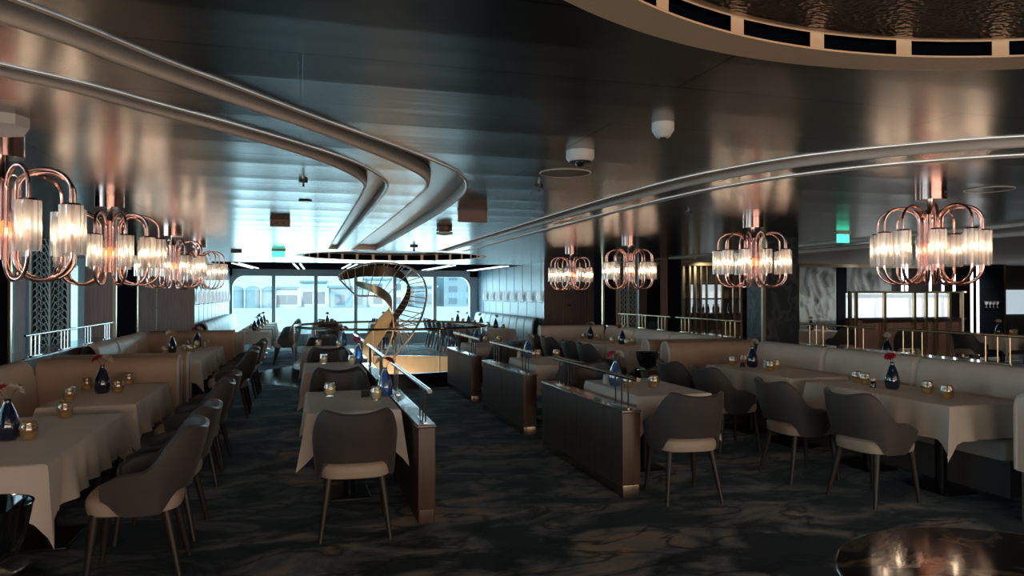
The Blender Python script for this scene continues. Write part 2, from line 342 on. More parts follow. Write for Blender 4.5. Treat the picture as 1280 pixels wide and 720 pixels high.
struct('floor', MB().lathe([(.001, -2.6), (3.2, -2.6), (3.2, -.75), (1.88, -.75)], 48, (*OC, 0)), M['umber'])
lamp('stairwell_glow', 'POINT', (1.85, 15, -.9), 32, (1, .82, .62), radius=.4)

# ------------------------------------------------------------------ ceiling with its curved grooves and round recesses
G1o = [(-2.2, .9), (-1.3, 1.55), (-.72, 2.17), (-.44, 2.58), (-.22, 2.87), (.08, 3.27), (.41, 3.68), (.73, 4.11), (.97, 4.5), (1.14, 5.02), (1.23, 5.75), (1.28, 7.2), (1.29, 9.9), (1.29, 12.9)]
G1i = [(-2.35, 1.12), (-1.42, 1.75), (-.80, 2.36), (-.52, 2.74), (-.28, 3.06), (.05, 3.49), (.36, 3.95), (.62, 4.38), (.80, 4.78), (.88, 5.2), (.90, 5.9), (.90, 7.3), (.88, 9.9), (.86, 12.9)]
G2o = [(-2.6, 1.5), (-1.65, 2.2), (-1.0, 2.76), (-.77, 2.95), (-.55, 3.2), (-.27, 3.51), (.1, 3.98), (.33, 4.35), (.51, 4.80), (.60, 5.25), (.62, 6.2), (.62, 8), (.62, 10), (.62, 12.9)]
G2i = [(-2.7, 1.62), (-1.72, 2.33), (-1.06, 2.90), (-.82, 3.09), (-.60, 3.36), (-.31, 3.69), (.04, 4.18), (.26, 4.60), (.40, 5.0), (.45, 5.4), (.46, 6.3), (.46, 8), (.46, 10), (.46, 12.9)]
H1o = [(5.2, 1.9), (4.3, 2.25), (3.39, 2.66), (2.92, 3.08), (2.65, 3.48), (2.50, 3.95), (2.42, 4.42), (2.38, 5.2), (2.37, 6.2), (2.37, 7.4), (2.37, 9.4), (2.37, 12.9)]
H1i = [(5.4, 2.1), (4.5, 2.43), (3.63, 2.85), (3.15, 3.28), (2.88, 3.70), (2.72, 4.2), (2.64, 4.7), (2.60, 5.6), (2.59, 6.6), (2.58, 8.1), (2.58, 10), (2.58, 12.9)]
H2o = [(5.5, 2.3), (4.7, 2.6), (3.85, 3.01), (3.36, 3.46), (3.08, 3.93), (2.92, 4.5), (2.84, 5.15), (2.82, 6.2), (2.82, 7.7), (2.82, 9.6), (2.82, 11.2), (2.82, 12.9)]
H2i = [(x+.06 if i > 5 else x+.045, y if i > 5 else y+.045) for i, (x, y) in enumerate(H2o)]
grooves = [(G1o, G1i, .075), (G2o, G2i, .06), (H1o, H1i, .07), (H2o, H2i, .035)]
holes = []; gm = []
for gi, (o, i, d) in enumerate(grooves):
    O = [(p.x, p.y) for p in smooth_curve([(x, y, 0) for x, y in o], 5)]; I = [(p.x, p.y) for p in smooth_curve([(x, y, 0) for x, y in i], 5)]
    gm.append((O, I, d)); holes.append(O+I[::-1])
NO = (1.6, .28)
holes.append(circ(*NO, 1.75, 64)); holes.append(circ(*OC, 1.9, 64))
struct('ceiling', poly_holes([(-8.2, -5.4), (20.2, -5.4), (20.2, 18.6), (-8.2, 18.6)], holes, HC, True), M['ceil'])
for O, I, d in gm:
    n = len(O)
    top = MB(); V = [(x, y, HC+d) for x, y in O]+[(x, y, HC+d) for x, y in I]; top.add(V, [(k, k+1, n+k+1, n+k) for k in range(n-1)], True)
    # end caps
    for k in (0, n-1): top.add([(*O[k], HC), (*O[k], HC+d), (*I[k], HC+d), (*I[k], HC)], [(0, 1, 2, 3)])
    struct('ceiling', top, M['groove'])
    lip = MB()
    for L_, sgn in ((O, 1), (I, -1)):
        V = []; 
        for k in range(n):
            a = Vector(L_[max(k-1, 0)]); b = Vector(L_[min(k+1, n-1)]); t = (b-a).normalized(); nn = Vector((-t.y, t.x)); ctr = Vector(I[k])-Vector(O[k])
            if nn.dot(ctr)*sgn < 0: nn = -nn
            wdt = .012 if sgn > 0 else .0
            for dx, dz in ((-.012, -.004), (0, -.008), (.010, 0), (.010, d*.5), (.010, d)) if sgn > 0 else ((-.006, -.006), (.004, -.006), (.016, .004), (.022, d*.5), (.022, d)):
                V.append((L_[k][0]+nn.x*dx, L_[k][1]+nn.y*dx, HC+dz))
        lip.add(V, [(k*5+j, (k+1)*5+j, (k+1)*5+j+1, k*5+j+1) for k in range(n-1) for j in range(4)], True)
    struct('trim_3', lip, M['lip'])
def oculus(c, RO, ri, H, ns, name):
    """flat outer flange, then an upstand pierced by a row of slots, then a ledge carrying the dome"""
    t = empty(name, (*c, HC-.003)); mb = MB(); n = ns*6
    def arc(r, k, z): a = 2*PI*(k+.3)/n; return (r*math.cos(a), r*math.sin(a), z)
    h0, h1 = .006, H-.006
    for k in range(n):
        def q(r0, r1, z0, z1): mb.add([arc(r0, k, z0), arc(r0, k+1, z0), arc(r1, k+1, z1), arc(r1, k, z1)], [(0, 1, 2, 3)])
        q(ri, RO, 0, 0); q(RO, RO, 0, .03); q(ri, ri, 0, h0); q(ri, ri, h1, H); q(ri, ri-.05, H, H)
        if k % 6 == 0: q(ri, ri, h0, h1)
    mb.build('ring_frame', M['cream'], t)
    MB().lathe([(ri, h0), (ri+.03, h0), (ri+.03, h1), (ri, h1)], 96).build('slot_backing', M['slot'], t)
    MB().lathe([(RO-.001, .03), (ri+.03, .035)], 64).build('backing_ring', M['slot'], t)
    return t
t = oculus(NO, 1.755, 1.615, .058, 32, 'ceiling_ring')
tag(t, 'large cream ring with black slots around a hammered metal dome, overhead at the front right', 'ceiling ring')
mb = MB().lathe([(1.58, .05), (1.4, .07), (.9, .13), (.45, .15), (.001, .16)], 64); mb.build('hammered_dome', M['hammer'], t)
mb = MB().lathe([(.001, .0), (.20, .0), (.225, .02), (.225, .06), (.16, .09)], 32, (.35, .98, 0)); o = mb.build('ceiling_light', M['whitep']); o.location = (NO[0], NO[1], HC+.02)
tag(o, 'round white fitting under the hammered metal dome at the top right', 'light')
t = oculus(OC, 1.93, 1.80, .13, 30, 'ceiling_ring')
tag(t, 'distant cream ring with black slots in the ceiling above the sculpture', 'ceiling ring')
MB().lathe([(1.76, .125), (1.3, .14), (.8, .15), (.001, .17)], 48).build('hammered_dome', M['hammer'], t)
for ak, a in enumerate((128, 95, 62)):
    o = MB().lathe([(.001, -.012), (.035, -.012), (.04, 0)], 12).build('downlight', M['spotglow']); o.location = (OC[0]+1.865*math.cos(R(a)), OC[1]+1.865*math.sin(R(a)), HC-.003)
    tag(o, 'tiny warm spotlight in the cream ring above the sculpture, %s one from the left' % ORD[ak], 'light')
# dark slatted ceiling by the windows and its light strips
struct('ceiling', MB().box(-2.1, 5.8, 18.6, 23.9, HC+.06, HC+.12), M['navy'])
for k in range(12):
    y = 18.62+k*.44
    struct('ceiling', MB().box(-2.07, 5.77, y, y+.09, HC-.01, HC+.06), M['navy'])
for sk, (x0, y0, x1, y1) in enumerate(((-1.6, 18.9, -1.35, 22.6), (-.16, 18.8, -.04, 22.8), (1.23, 18.7, 1.2, 22.0), (3.8, 18.8, 3.75, 22.9), (5.3, 18.9, 5.25, 23.0))):
    for d in (0, .16):
        o = MB().box(-.022, .022, 0, math.hypot(x1-x0, y1-y0), -.03, -.012).build('strip_light', M['strip']); o.location = (x0+d, y0, HC); o.rotation_euler = (0, 0, -math.atan2(x1-x0, y1-y0))
        tag(o, 'white ceiling light line by the windows, %s of the %s pair from the left' % ('left' if d == 0 else 'right', ORD[sk]), 'light', 'light lines by the windows')

# ------------------------------------------------------------------ walls
YW = 23.7
def wall(name, *b, m='dwall'): return struct(name, MB().box(*b), M[m])
wall('wall_back', -8.3, 20.3, -5.6, -5.45, 0, 2.5); wall('wall_right', 20.1, 20.3, -5.5, 17, 0, 2.5)
wall('wall_far', 7.9, 20.2, 16.8, 17, 0, 2.5); 
# far window wall: frame, posts, panes
wf = MB(); wf.box(-2.07, 5.77, YW, YW+.2, 0, .35); wf.box(-2.07, 5.77, YW, YW+.2, 2.17, 2.5)
mull = [-2.02, -.79, .48, 1.72, 2.97, 4.30, 5.50]
wf.box(5.50, 5.80, YW, YW+.2, 0, 2.4); wf.box(-2.1, -2.0, YW, YW+.2, 0, 2.4)
for x, s in ((-2.0, 1), (5.50, -1)):       # rounded top corners
    pr = [(x, 2.2)]+[(x+s*(.38-.38*math.cos(R(a))) if False else x+s*(.38*(1-math.sin(R(a)))), 2.18-.38*(1-math.cos(R(a)))) for a in range(0, 91, 15)]
    V = [(a, YW+.02, b) for a, b in pr]+[(a, YW+.18, b) for a, b in pr]; n = len(pr)
    wf.add(V, [tuple(range(n)), tuple(range(n, 2*n))[::-1]]+[(k, (k+1) % n, n+(k+1) % n, n+k) for k in range(n)])
struct('window_1', wf, M['frame'])
for x in mull[1:-1]: struct('window_1', MB().box(x-.055, x+.055, YW-.03, YW+.2, .3, 2.2), M['frame'])
for a, b in zip(mull[:-1], mull[1:]): struct('window_1', MB().box(a, b, YW+.09, YW+.1, .3, 2.2), M['pane'])
# blue-grey panelled side walls of the far room, with wall lamps
def panel_wall(x, s, ya, yb, name):
    t = MB(); t.box(min(x, x+s*.15), max(x, x+s*.15), ya+.13, yb, 0, 2.42); struct(name, t, M['wpanel'])
    g = MB(); n = int((yb-ya)/.78)
    for k in range(n+1):
        y = ya+.25+k*.78
        if y > yb-.05: break
        g.box(x-.004, x+.004, y-.022, y+.022, 1.45, 2.39)
        if y+.39 < yb: g.box(x-.004, x+.004, y+.375, y+.405, .9, 1.45)
    struct(name, g, M['wdark'])
    return [ya+.25+k*.78 for k in range(n)]
yl = panel_wall(-2.07, -1, 16.0, YW, 'wall_left'); yr = panel_wall(5.77, 1, 16.8, YW, 'wall_right')
t = empty('wall_sconce'); MB().box(-.012, .012, -.09, .09, -.02, 0).build('bracket', M['darkp'], t)
MB().lathe([(.001, 0), (.035, .02), (.05, .12), (.03, .24), (.012, .30)], 14, (.07, 0, 0)).build('glass_shade', M['lit'], t); MB().box(0, .07, -.015, .015, -.012, 0).build('arm', M['darkp'], t)
sc = Proto(t)
for k, y in enumerate(yl[:9]): sc.put((-2.07, y, 1.40), 0, 'pale glass wall lamp on the left blue-grey wall, %s from the door' % ORD[k], 'lamps on the left blue-grey wall', 'wall lamp')
for k, y in enumerate(yr[:8]): sc.put((5.77, y, 1.40), PI, 'pale glass wall lamp on the right blue-grey wall, %s from the door' % ORD[k], 'lamps on the right blue-grey wall', 'wall lamp')
# walnut doors facing the room
def door_wall(x0, x1, y, name, seams, knobx):
    dr = struct(name, MB().box(x0, x1, y, y+.12, 0, 2.42), M['woodd'])
    g = MB()
    for sx in seams: g.box(sx-.008, sx+.008, y-.004, y, 0, 2.39)
    g.build('door_gap', M['brass'], dr)
    k = MB().tube([(knobx, y, 1.33), (knobx, y-.05, 1.33), (knobx+.10, y-.05, 1.33)], .014).build('door_handle', M['steel'], dr)
door_wall(-3.12, -2.07, 16.0, 'door_1', (-2.78,), -2.86); door_wall(5.77, 7.22, 16.8, 'door_2', (6.28, 6.95), 6.36)
# glazed outer walls of the side areas
def glazed(name, a, b, z0, z1, n, cross=()):
    a = Vector(a); b = Vector(b); d = (b-a).normalized(); nn = Vector((-d.y, d.x)); rz = math.atan2(d.y, d.x); L_ = (b-a).length
    f = MB(); f.box(0, L_, -.06, .06, 0, z0); f.box(0, L_, -.06, .06, z1, 2.5)
    for k in range(n+1): f.box(L_*k/n-.05, L_*k/n+.05, -.06, .06, z0, z1)
    for z in cross: f.box(0, L_, -.02, .02, z-.015, z+.015)
    o = struct(name, f, M['frame']); o.location = (a.x, a.y, 0); o.rotation_euler = (0, 0, rz)
    p = struct(name, MB().box(0, L_, -.004, .004, z0, z1), M['pane']); p.location = (a.x, a.y, 0); p.rotation_euler = (0, 0, rz)
glazed('window_2', (-8.2, 17), (-3.12, 17), .3, 2.2, 8, (.9,))
glazed('window_3', (-8.2, -5.4), (-8.2, 17), .5, 2.2, 14)
glazed('window_4', (7.22, 17), (7.95, 17), .3, 2.2, 1)

# ------------------------------------------------------------------ outside: quay and harbour buildings
struct('ground_quay', MB().box(-400, 600, 24.5, 900, -3.2, -3), M['quay'])
def building(x0, x1, y, d, h, m, lab, rows=2):
    t = empty('harbour_building', ((x0+x1)/2, y, -3)); tag(t, lab, 'building')
    hw = (x1-x0)/2; MB().box(-hw, hw, 0, d, 0, h).build('wall', m, t)
    MB().box(-hw-.6, hw+.6, -.6, d, h, h+.7).build('roof', M['bld2'], t)
    n = max(2, int(hw*2/6))
    for r_ in range(rows):
        g = MB()
        for k in range(n): x = -hw+(k+.5)*2*hw/n; g.box(x-1.6, x+1.6, -.1, .1, 1.0+r_*h/rows, 1.0+r_*h/rows+h/rows*.5)
        g.build('window_row', M['bwin'], t)
building(-7.4, -.8, 250, 15, 6.2, M['bld'], 'pale low harbour shed in the second end window from the left', 1)
building(.4, 9, 262, 15, 8.5, M['bld'], 'plain pale harbour block in the third end window from the left', 1)
building(9.5, 21, 240, 15, 6.5, M['bld2'], 'grey harbour shed in the third and fourth end windows', 1)
building(23, 36, 256, 15, 9.5, M['bld'], 'pale harbour block seen behind the sculpture', 2)
building(38, 46, 250, 15, 6.8, M['bld2'], 'low grey shed right of the sculpture, seen through the end windows', 1)
building(49, 62, 252, 18, 12.5, M['bld2'], 'tall grey harbour block at the right of the end windows', 3)
building(-130, -60, 250, 20, 16, M['bld'], 'wide pale harbour block far out to the left, seen between the dark columns', 2)
for k, x in enumerate((-19.6, -14.6, -9.6)):
    t = empty('storage_tank', (x, 246, -3)); tag(t, ('leftmost', 'middle', 'rightmost')[k]+' of the three domed grey tanks outside the leftmost end window', 'tank')
    MB().lathe([(2.3, 0), (2.3, 5.6)], 24).build('shell', M['bld2'], t); MB().lathe([(2.4, 5.6), (2.2, 6.3), (1.3, 6.9), (.001, 7.1)], 24).build('dome', M['bld2'], t)

# ------------------------------------------------------------------ furniture builders
def smoothstep(a, b, x): t = max(0, min(1, (x-a)/(b-a))); return t*t*(3-2*t)
def make_chair():
    t = empty('tub_chair')
    def surf(u, v, off):
        a = (u*2-1)*R(116); ab = abs(a)
        top = .835+.028*math.sin(min(ab/R(44), 1)*PI/2)**2-.235*smoothstep(R(42), R(88), ab)-.02*smoothstep(R(90), R(116), ab)
        bot = .515-.115*smoothstep(R(42), R(66), ab)
        if ab > R(96): bot += .10*smoothstep(R(98), R(116), ab); top -= .03*smoothstep(R(104), R(116), ab)
        z = bot+(top-bot)*v; zz = (z-.42)/.43
        tap = .90+.12*min(1, zz*1.5) if ab < R(60) else .93+.09*min(1, zz*1.5)
        rx = .285*tap-off; ry = .27*tap-off
        x = rx*math.sin(a)*(1+.05*math.cos(2*a)*(1 if ab < R(90) else 0))
        if ab > R(90): x = math.copysign(rx*(1-.35*(1-math.sin(ab))), a); y = (ab-R(90))*.62*ry/.27*.6+.0
        else:
            # squarer back than an ellipse
            c = math.cos(a); y = -ry*(abs(c)**.72)
            x = math.copysign(rx*abs(math.sin(a))**.80, a)
        y -= .09*max(0, zz)*smoothstep(R(85), R(20), ab) if ab < R(85) else 0
        return Vector((x, y, z))
    mb = MB(); nu, nv = 36, 8
    mb.grid(lambda u, v: surf(u, v, 0), nu, nv)
    n0 = len(mb.v); mb.grid(lambda u, v: surf(u, v, .038), nu, nv)
    W = nu+1; F = []
    rim = []
    mid = [surf(i/nu, 1, .019)+Vector((0, 0, .012)) for i in range(W)]
    k0 = len(mb.v); mb.v += [tuple(p) for p in mid]
    for i in range(nu):
        a, b = nv*W+i, nv*W+i+1
        F += [(a, b, k0+i+1, k0+i), (k0+i, k0+i+1, n0+b, n0+a)]; F.append((i, n0+i, n0+i+1, i+1))
    for j in range(nv):
        F += [(j*W, (j+1)*W, n0+(j+1)*W, n0+j*W), (j*W+nu, n0+j*W+nu, n0+(j+1)*W+nu, (j+1)*W+nu)]
    mb.f += F; mb.sm += [True]*len(F)
    mb.build('backrest', M['leather'], t)
    def se(a, r, e=.62): c, s_ = math.cos(a), math.sin(a); return math.copysign(abs(c)**e, c)*r, math.copysign(abs(s_)**e, s_)*r
    mb = MB(); V = []; prof = [(.88, .395), (.97, .405), (1.0, .44), (.99, .475), (.94, .495), (.6, .507), (.01, .51)]; n = 28
    for r, z in prof:
        for k in range(n):
            x, y = se(2*PI*k/n, 1); V.append((x*.244*r, .02+y*.25*r, z))
    F = [(i*n+k, i*n+(k+1) % n, (i+1)*n+(k+1) % n, (i+1)*n+k) for i in range(len(prof)-1) for k in range(n)]+[tuple(range(n))[::-1]]
    mb.add(V, F, True); mb.build('seat', M['seat'], t)
    for sx in (-1, 1):
        MB().bar((sx*.17, -.15, .41), (sx*.225, -.235, 0), .026, .014, 10).build('leg', M['legm'], t)
        MB().bar((sx*.18, .20, .41), (sx*.215, .245, 0), .026, .014, 10).build('leg', M['legm'], t)
    return t
chair_p = Proto(make_chair())
def cloth_mesh(w, l, drop=.27, corner=.14, seed=0, bench=0):
    """linen thrown over a table w x l centred at 0, top at z = 0"""
    rnd = random.Random(seed); hw, hl = w/2, l/2; per = []
    def side(x0, y0, x1, y1, nx, ny, n):
        L_ = math.hypot(x1-x0, y1-y0); ph = rnd.random()*6
        for k in range(n):
            t = k/n; s_ = t*L_; dc = min(s_, L_-s_)
            cf = math.exp(-(dc/.06)**2); fl = math.exp(-(dc/.16)**2)
            wav = (.012*math.sin(s_*26+ph)+.010*math.sin(s_*11+ph*2))*(1-fl)
            cx = -1 if s_ < L_/2 else 1
            tx, ty = (x1-x0)/L_, (y1-y0)/L_
            per.append((x0+tx*s_, y0+ty*s_, nx, ny, tx*cx*fl, ty*cx*fl, cf, fl, wav))
    nl = max(12, int(l*26)); nw = max(12, int(w*26))
    side(-hw, -hl, hw, -hl, 0, -1, nw); side(hw, -hl, hw, hl, 1, 0, nl); side(hw, hl, -hw, hl, 0, 1, nw); side(-hw, hl, -hw, -hl, -1, 0, nl)
    n = len(per); V = []
    levels = [(-.012, 0, .0), (.0, -.006, .02), (.004, -.03, .1), (.008, -.10, .38), (.014, -.19, .7), (.02, -.27, 1)]
    for e, (o, z, q) in enumerate(levels):
        for (x, y, nx, ny, tx, ty, cf, fl, wav) in per:
            dz = -(drop+corner*cf*(0 if bench*x > 0 else 1))*q if e > 1 else z
            out = o+wav*q*1.6+.035*fl*q
            fo = -.05*q*(fl-cf)     # the folds beside each corner tuck inwards
            V.append((x+nx*(out+fo)+tx*.055*q*(.4+cf), y+ny*(out+fo)+ty*.055*q*(.4+cf), dz))
    mb = MB(); F = [(i*n+k, i*n+(k+1) % n, (i+1)*n+(k+1) % n, (i+1)*n+k) for i in range(len(levels)-1) for k in range(n)]
    F.append(tuple(range(n))); mb.add(V, F, True); return mb
def table_and_cloth(x0, x1, y0, y1, phrase, seed=0, z=.76, bench=0):
    w, l = x1-x0, y1-y0; cx, cy = (x0+x1)/2, (y0+y1)/2
    t = empty('dining_table', (cx, cy, 0)); tag(t, 'dark pedestal table under the cloth, '+phrase, 'table')
    MB().bevbox(-w/2+.012, w/2-.012, -l/2+.012, l/2-.012, z-.04, z-.006, .012).build('tabletop', M['wood'], t)
    ys = (0,) if l < 1.3 else (-l/4, l/4)
    for y in ys:
        MB().lathe([(.045, .02), (.045, z-.04)], 16, (0, y, 0)).build('column', M['black'], t)
        MB().bevbox(-.16, .16, y-.2, y+.2, 0, .022, .01).build('base', M['black'], t)
    o = cloth_mesh(w, l, seed=seed, bench=bench).build('tablecloth', M['linen']); o.location = (cx, cy, z)
    tag(o, 'beige linen tablecloth over '+phrase, 'tablecloth')
# vases, flowers, tumblers
VP = [(.001, 0), (.036, 0), (.046, .012), (.051, .045), (.046, .08), (.033, .115), (.019, .145), (.014, .16), (.016, .168), (.012, .168), (.010, .15)]
VP = [(r*1.28 if r > .01 else r, z*1.42) for r, z in VP]
def mk_vase(m): return Proto(MB().lathe(VP, 20).build('bud_vase', m))
vaseN = mk_vase(M['blueg']); vaseB = mk_vase(M['bluebright'])
def make_flower(m, name='gerbera', tall=.085):
    t = empty(name)
    MB().tube([(0, 0, 0), (.012, 0, tall*.5), (.040, 0, tall)], .0025, 5).build('stem', M['green'], t)
    mb = MB(); n = 13
    for lay, (rr, zt, zm) in enumerate(((.056, -.008, .004), (.046, .010, .010), (.030, .022, .014))):
        for k in range(n):
            a = 2*PI*(k+.5*lay)/n; c, s_ = math.cos(a), math.sin(a); wv = .30*rr
            mb.add([(0, 0, 0), (c*rr*.65-s_*wv, s_*rr*.65+c*wv, zm), (c*rr, s_*rr, zt), (c*rr*.65+s_*wv, s_*rr*.65-c*wv, zm), (c*rr*.6, s_*rr*.6, zm-.008)], [(0, 1, 2, 3), (0, 3, 4), (4, 3, 2), (4, 2, 1), (0, 4, 1)])
    for i, v in enumerate(mb.v):      # tip the bloom sideways
        p = Matrix.Rotation(R(34), 3, 'Y') @ Vector(v); mb.v[i] = (p.x+.040, p.y, p.z+tall)
    mb.build('petals', m, t)
    p = Matrix.Rotation(R(34), 3, 'Y') @ Vector((0, 0, .016))
    MB().lathe([(.001, .008), (.008, .006), (.011, 0)], 10, (p.x+.040, 0, p.z+tall)).build('flower_eye', M['dark'] if m is not M['red'] else M['dark'], t)
    return Proto(t)
FL = {k: make_flower(M[k]) for k in ('red', 'pink', 'white', 'peach')}
FN = dict(red='red', pink='deep pink', white='ivory', peach='salmon')
def make_tumbler(m, candle):
    t = empty('candle_tumbler' if candle else 'amber_tumbler')
    MB().lathe([(.001, .002), (.036, .002), (.044, .014), (.050, .05), (.048, .082), (.040, .100), (.042, .108), (.037, .108), (.044, .08), (.045, .04), (.034, .014), (.001, .014)], 20).build('glass', m, t)
    if candle: MB().lathe([(.001, .016), (.032, .016), (.042, .04), (.042, .078), (.001, .078)], 16).build('candle', M['wax'], t)
    else: MB().lathe([(.001, .016), (.025, .016), (.025, .03), (.001, .03)], 12).build('tealight', M['wax'], t)
    return Proto(t)
tumA = make_tumbler(M['amber'], False); tumC = make_tumbler(M['candleg'], True)
def table_items(phrase, vase, flowers, tums, bright=False, candle=False, z=.766):
    x, y = vase
    (vaseB if bright else vaseN).put((x, y, z), 0, ('bright blue glass bud vase on ' if bright else 'dark navy glass bud vase on ')+phrase, None, 'vase')
    for k, (fm, rz) in enumerate(flowers):
        FL[fm].put((x+.006*math.cos(R(rz)), y+.006*math.sin(R(rz)), z+.212), R(rz), '%s gerbera in the vase on %s' % (FN[fm], phrase), None, 'flower')
    where = {1: [''], 2: ['nearer ', 'farther '], 3: ['nearest ', 'middle ', 'farthest '], 4: ['nearest ', 'second nearest ', 'third nearest ', 'farthest ']}[len(tums)]
    for k, (tx, ty) in enumerate(sorted(tums, key=lambda p: p[1]*.96+p[0]*.28)):
        (tumC if candle else tumA).put((tx, ty, z), k*.7, '%s%s on %s' % (where[k], 'clear glass with a cream candle' if candle else 'amber glass tumbler', phrase), None, 'candle holder')
def menu(x, y, rz, phrase):
    o = MB().add([(-.035, -.02, 0), (.035, -.02, 0), (.035, .02, 0), (-.035, .02, 0), (-.035, 0, .055), (.035, 0, .055)], [(0, 1, 5, 4), (3, 4, 5, 2), (0, 4, 3), (1, 2, 5), (0, 3, 2, 1)]).build('table_card', M['paper'])
    o.location = (x, y, .766); o.rotation_euler = (0, 0, rz); tag(o, 'small dark tent card on '+phrase, 'card')
def chair(x, y, rz, phrase): chair_p.put((x, y, 0), rz, 'taupe tub chair '+phrase, None, 'chair')

def shaker(x, y, phrase, m='whitep'):
    t = empty('salt_shaker', (x, y, .766)); tag(t, 'small shaker with a pale cap on '+phrase, 'shaker')
    MB().lathe([(.001, 0), (.026, 0), (.026, .055), (.022, .06)], 14).build('body', M[m], t); MB().lathe([(.022, .06), (.024, .062), (.024, .082), (.018, .088), (.001, .088)], 14).build('cap', M['whitep'], t)

# ------------------------------------------------------------------ tables with their chairs and table settings
LT = [(-1.92, -1.22, 4.15, 5.78, 'the nearest table of the left banquette'), (-1.90, -1.22, 6.2, 7.6, 'the second table of the left banquette'),
      (-1.90, -1.22, 10.0, 11.65, 'the third table of the left banquette'), (-1.90, -1.22, 11.85, 12.75, 'the fourth table of the left banquette')]
for k, (a, b, c, d, ph) in enumerate(LT): table_and_cloth(a, b, c, d, ph, k, bench=-1)
for x, y, r_, ph in ((-.88, 4.62, 92, 'with cream seat, nearest the camera on the left, at the left banquette'), (-.88, 5.36, 86, 'with cream seat, second from the camera along the left tables'),
                     (-.90, 6.72, 90, 'with cream seat, third from the camera along the left tables'), (-.90, 7.40, 86, 'with cream seat, fourth from the camera along the left tables'),
                     (-.88, 10.15, 90, 'with cream seat, fifth from the camera along the left tables'), (-.90, 10.85, 92, 'with cream seat, sixth from the camera along the left tables'),
                     (-.88, 12.0, 88, 'with cream seat, seventh from the camera along the left tables'), (-.86, 12.6, 90, 'with cream seat, farthest of the chairs at the left banquette tables')):
    chair(x, y, R(r_), ph)
table_items(LT[0][4], (-1.64, 4.88), (('white', 20), ('red', 200)), ((-1.52, 4.84), (-1.55, 5.62)))
table_items(LT[1][4], (-1.63, 6.95), (('red', 190), ('white', -10)), ((-1.76, 6.5), (-1.81, 7.2), (-1.5, 6.9), (-1.54, 7.5)))
table_items(LT[2][4], (-1.77, 11.35), (('peach', 60), ('white', 200)), ((-1.84, 11.2), (-1.62, 11.45), (-1.52, 11.4)))
table_items(LT[3][4], (-1.57, 12.45), (('red', 150), ('white', -20)), ((-1.72, 12.6), (-1.56, 12.25), (-1.42, 12.6)))
CT = [(.05, .72, 5.38, 6.55, 'the nearest table of the centre row'), (.05, .71, 8.15, 9.3, 'the second table of the centre row'), (.05, .71, 11.1, 12.25, 'the third table of the centre row')]
for k, (a, b, c, d, ph) in enumerate(CT):
    table_and_cloth(a, b, c, d, ph, 10+k)
    chair((a+b)/2-(.0 if k else .02), c-.32 if k else 5.06, R(0 if k else -3), ('at the near end of '+ph)); chair((a+b)/2+.0, d+.38, R(180), 'at the far end of '+ph)
table_items(CT[0][4], (.68, 6.06), (('white', 170), ('red', 20)), ((.24, 6.19), (.59, 5.86)), True, True)
table_items(CT[1][4], (.68, 8.98), (('pink', 100),), ((.28, 9.1), (.60, 8.85)), True, True)
table_items(CT[2][4], (.68, 12.05), (('red', 160), ('pink', 30)), ((.29, 12.1), (.60, 11.85)), True, True)
menu(.52, 6.05, .1, CT[0][4])
RT = [(2.72, 3.42, 5.5, 6.66, 'the nearest table of the right-hand row'), (2.72, 3.42, 8.2, 9.35, 'the second table of the right-hand row'), (2.72, 3.42, 11.2, 12.4, 'the third table of the right-hand row')]
for k, (a, b, c, d, ph) in enumerate(RT):
    table_and_cloth(a, b, c, d, ph, 20+k)
    chair(2.93 if k == 0 else 3.07, c-.36, R(-6 if k == 0 else 0), 'at the near end of '+ph); chair(3.05, d+.40, R(184), 'at the far end of '+ph)
table_items(RT[0][4], (2.80, 6.12), (('pink', 170), ('white', 10)), ((2.86, 5.98), (3.09, 5.93)), True)
table_items(RT[1][4], (2.90, 9.1), (('white', 0),), ((3.03, 9.08), (3.3, 9.1)), True)
table_items(RT[2][4], (2.95, 12.2), (('peach', 30),), ((3.1, 12.15), (3.36, 12.2)), True)
TT = [(4.75, 5.46, 4.33, 5.95, 'the nearest table of the right banquette'), (4.75, 5.46, 6.2, 7.75, 'the second table of the right banquette'),
      (4.80, 5.46, 10.0, 11.55, 'the third table of the right banquette'), (4.80, 5.46, 11.8, 12.9, 'the fourth table of the right banquette')]
for k, (a, b, c, d, ph) in enumerate(TT): table_and_cloth(a, b, c, d, ph, 30+k, bench=1)
for x, y, r_, ph in ((4.34, 4.66, -84, 'with cream seat, nearest the camera at the right banquette tables'), (4.24, 5.42, -92, 'with cream seat, second from the camera at the right banquette tables'),
                     (4.30, 6.62, -90, 'with cream seat, third from the camera at the right banquette tables'), (4.26, 7.30, -90, 'with cream seat, fourth from the camera at the right banquette tables'),
                     (4.42, 10.2, -90, 'with cream seat, fifth from the camera at the right banquette tables'), (4.42, 10.9, -92, 'with cream seat, sixth from the camera at the right banquette tables'),
                     (4.42, 11.95, -88, 'with cream seat, seventh from the camera at the right banquette tables'), (4.42, 12.65, -90, 'with cream seat, farthest of the chairs at the right banquette tables')):
    chair(x, y, R(r_), ph)
table_items(TT[0][4], (5.09, 5.23), (('red', 200), ('white', 30)), ((5.14, 5.71), (5.09, 5.55), (5.14, 4.9), (5.06, 4.63)))
table_items(TT[1][4], (5.05, 7.25), (('peach', 160), ('white', 10)), ((4.95, 7.5), (5.17, 7.6), (5.0, 6.85), (5.15, 6.95)))
table_items(TT[2][4], (5.20, 11.1), (('red', 190), ('peach', -20)), ((5.14, 11.35), (5.15, 10.8), (5.33, 10.95)))
table_items(TT[3][4], (5.25, 12.6), (('peach', 170), ('white', 0)), ((5.15, 12.7), (5.3, 12.35)))
menu(4.95, 7.3, .4, TT[1][4]); 
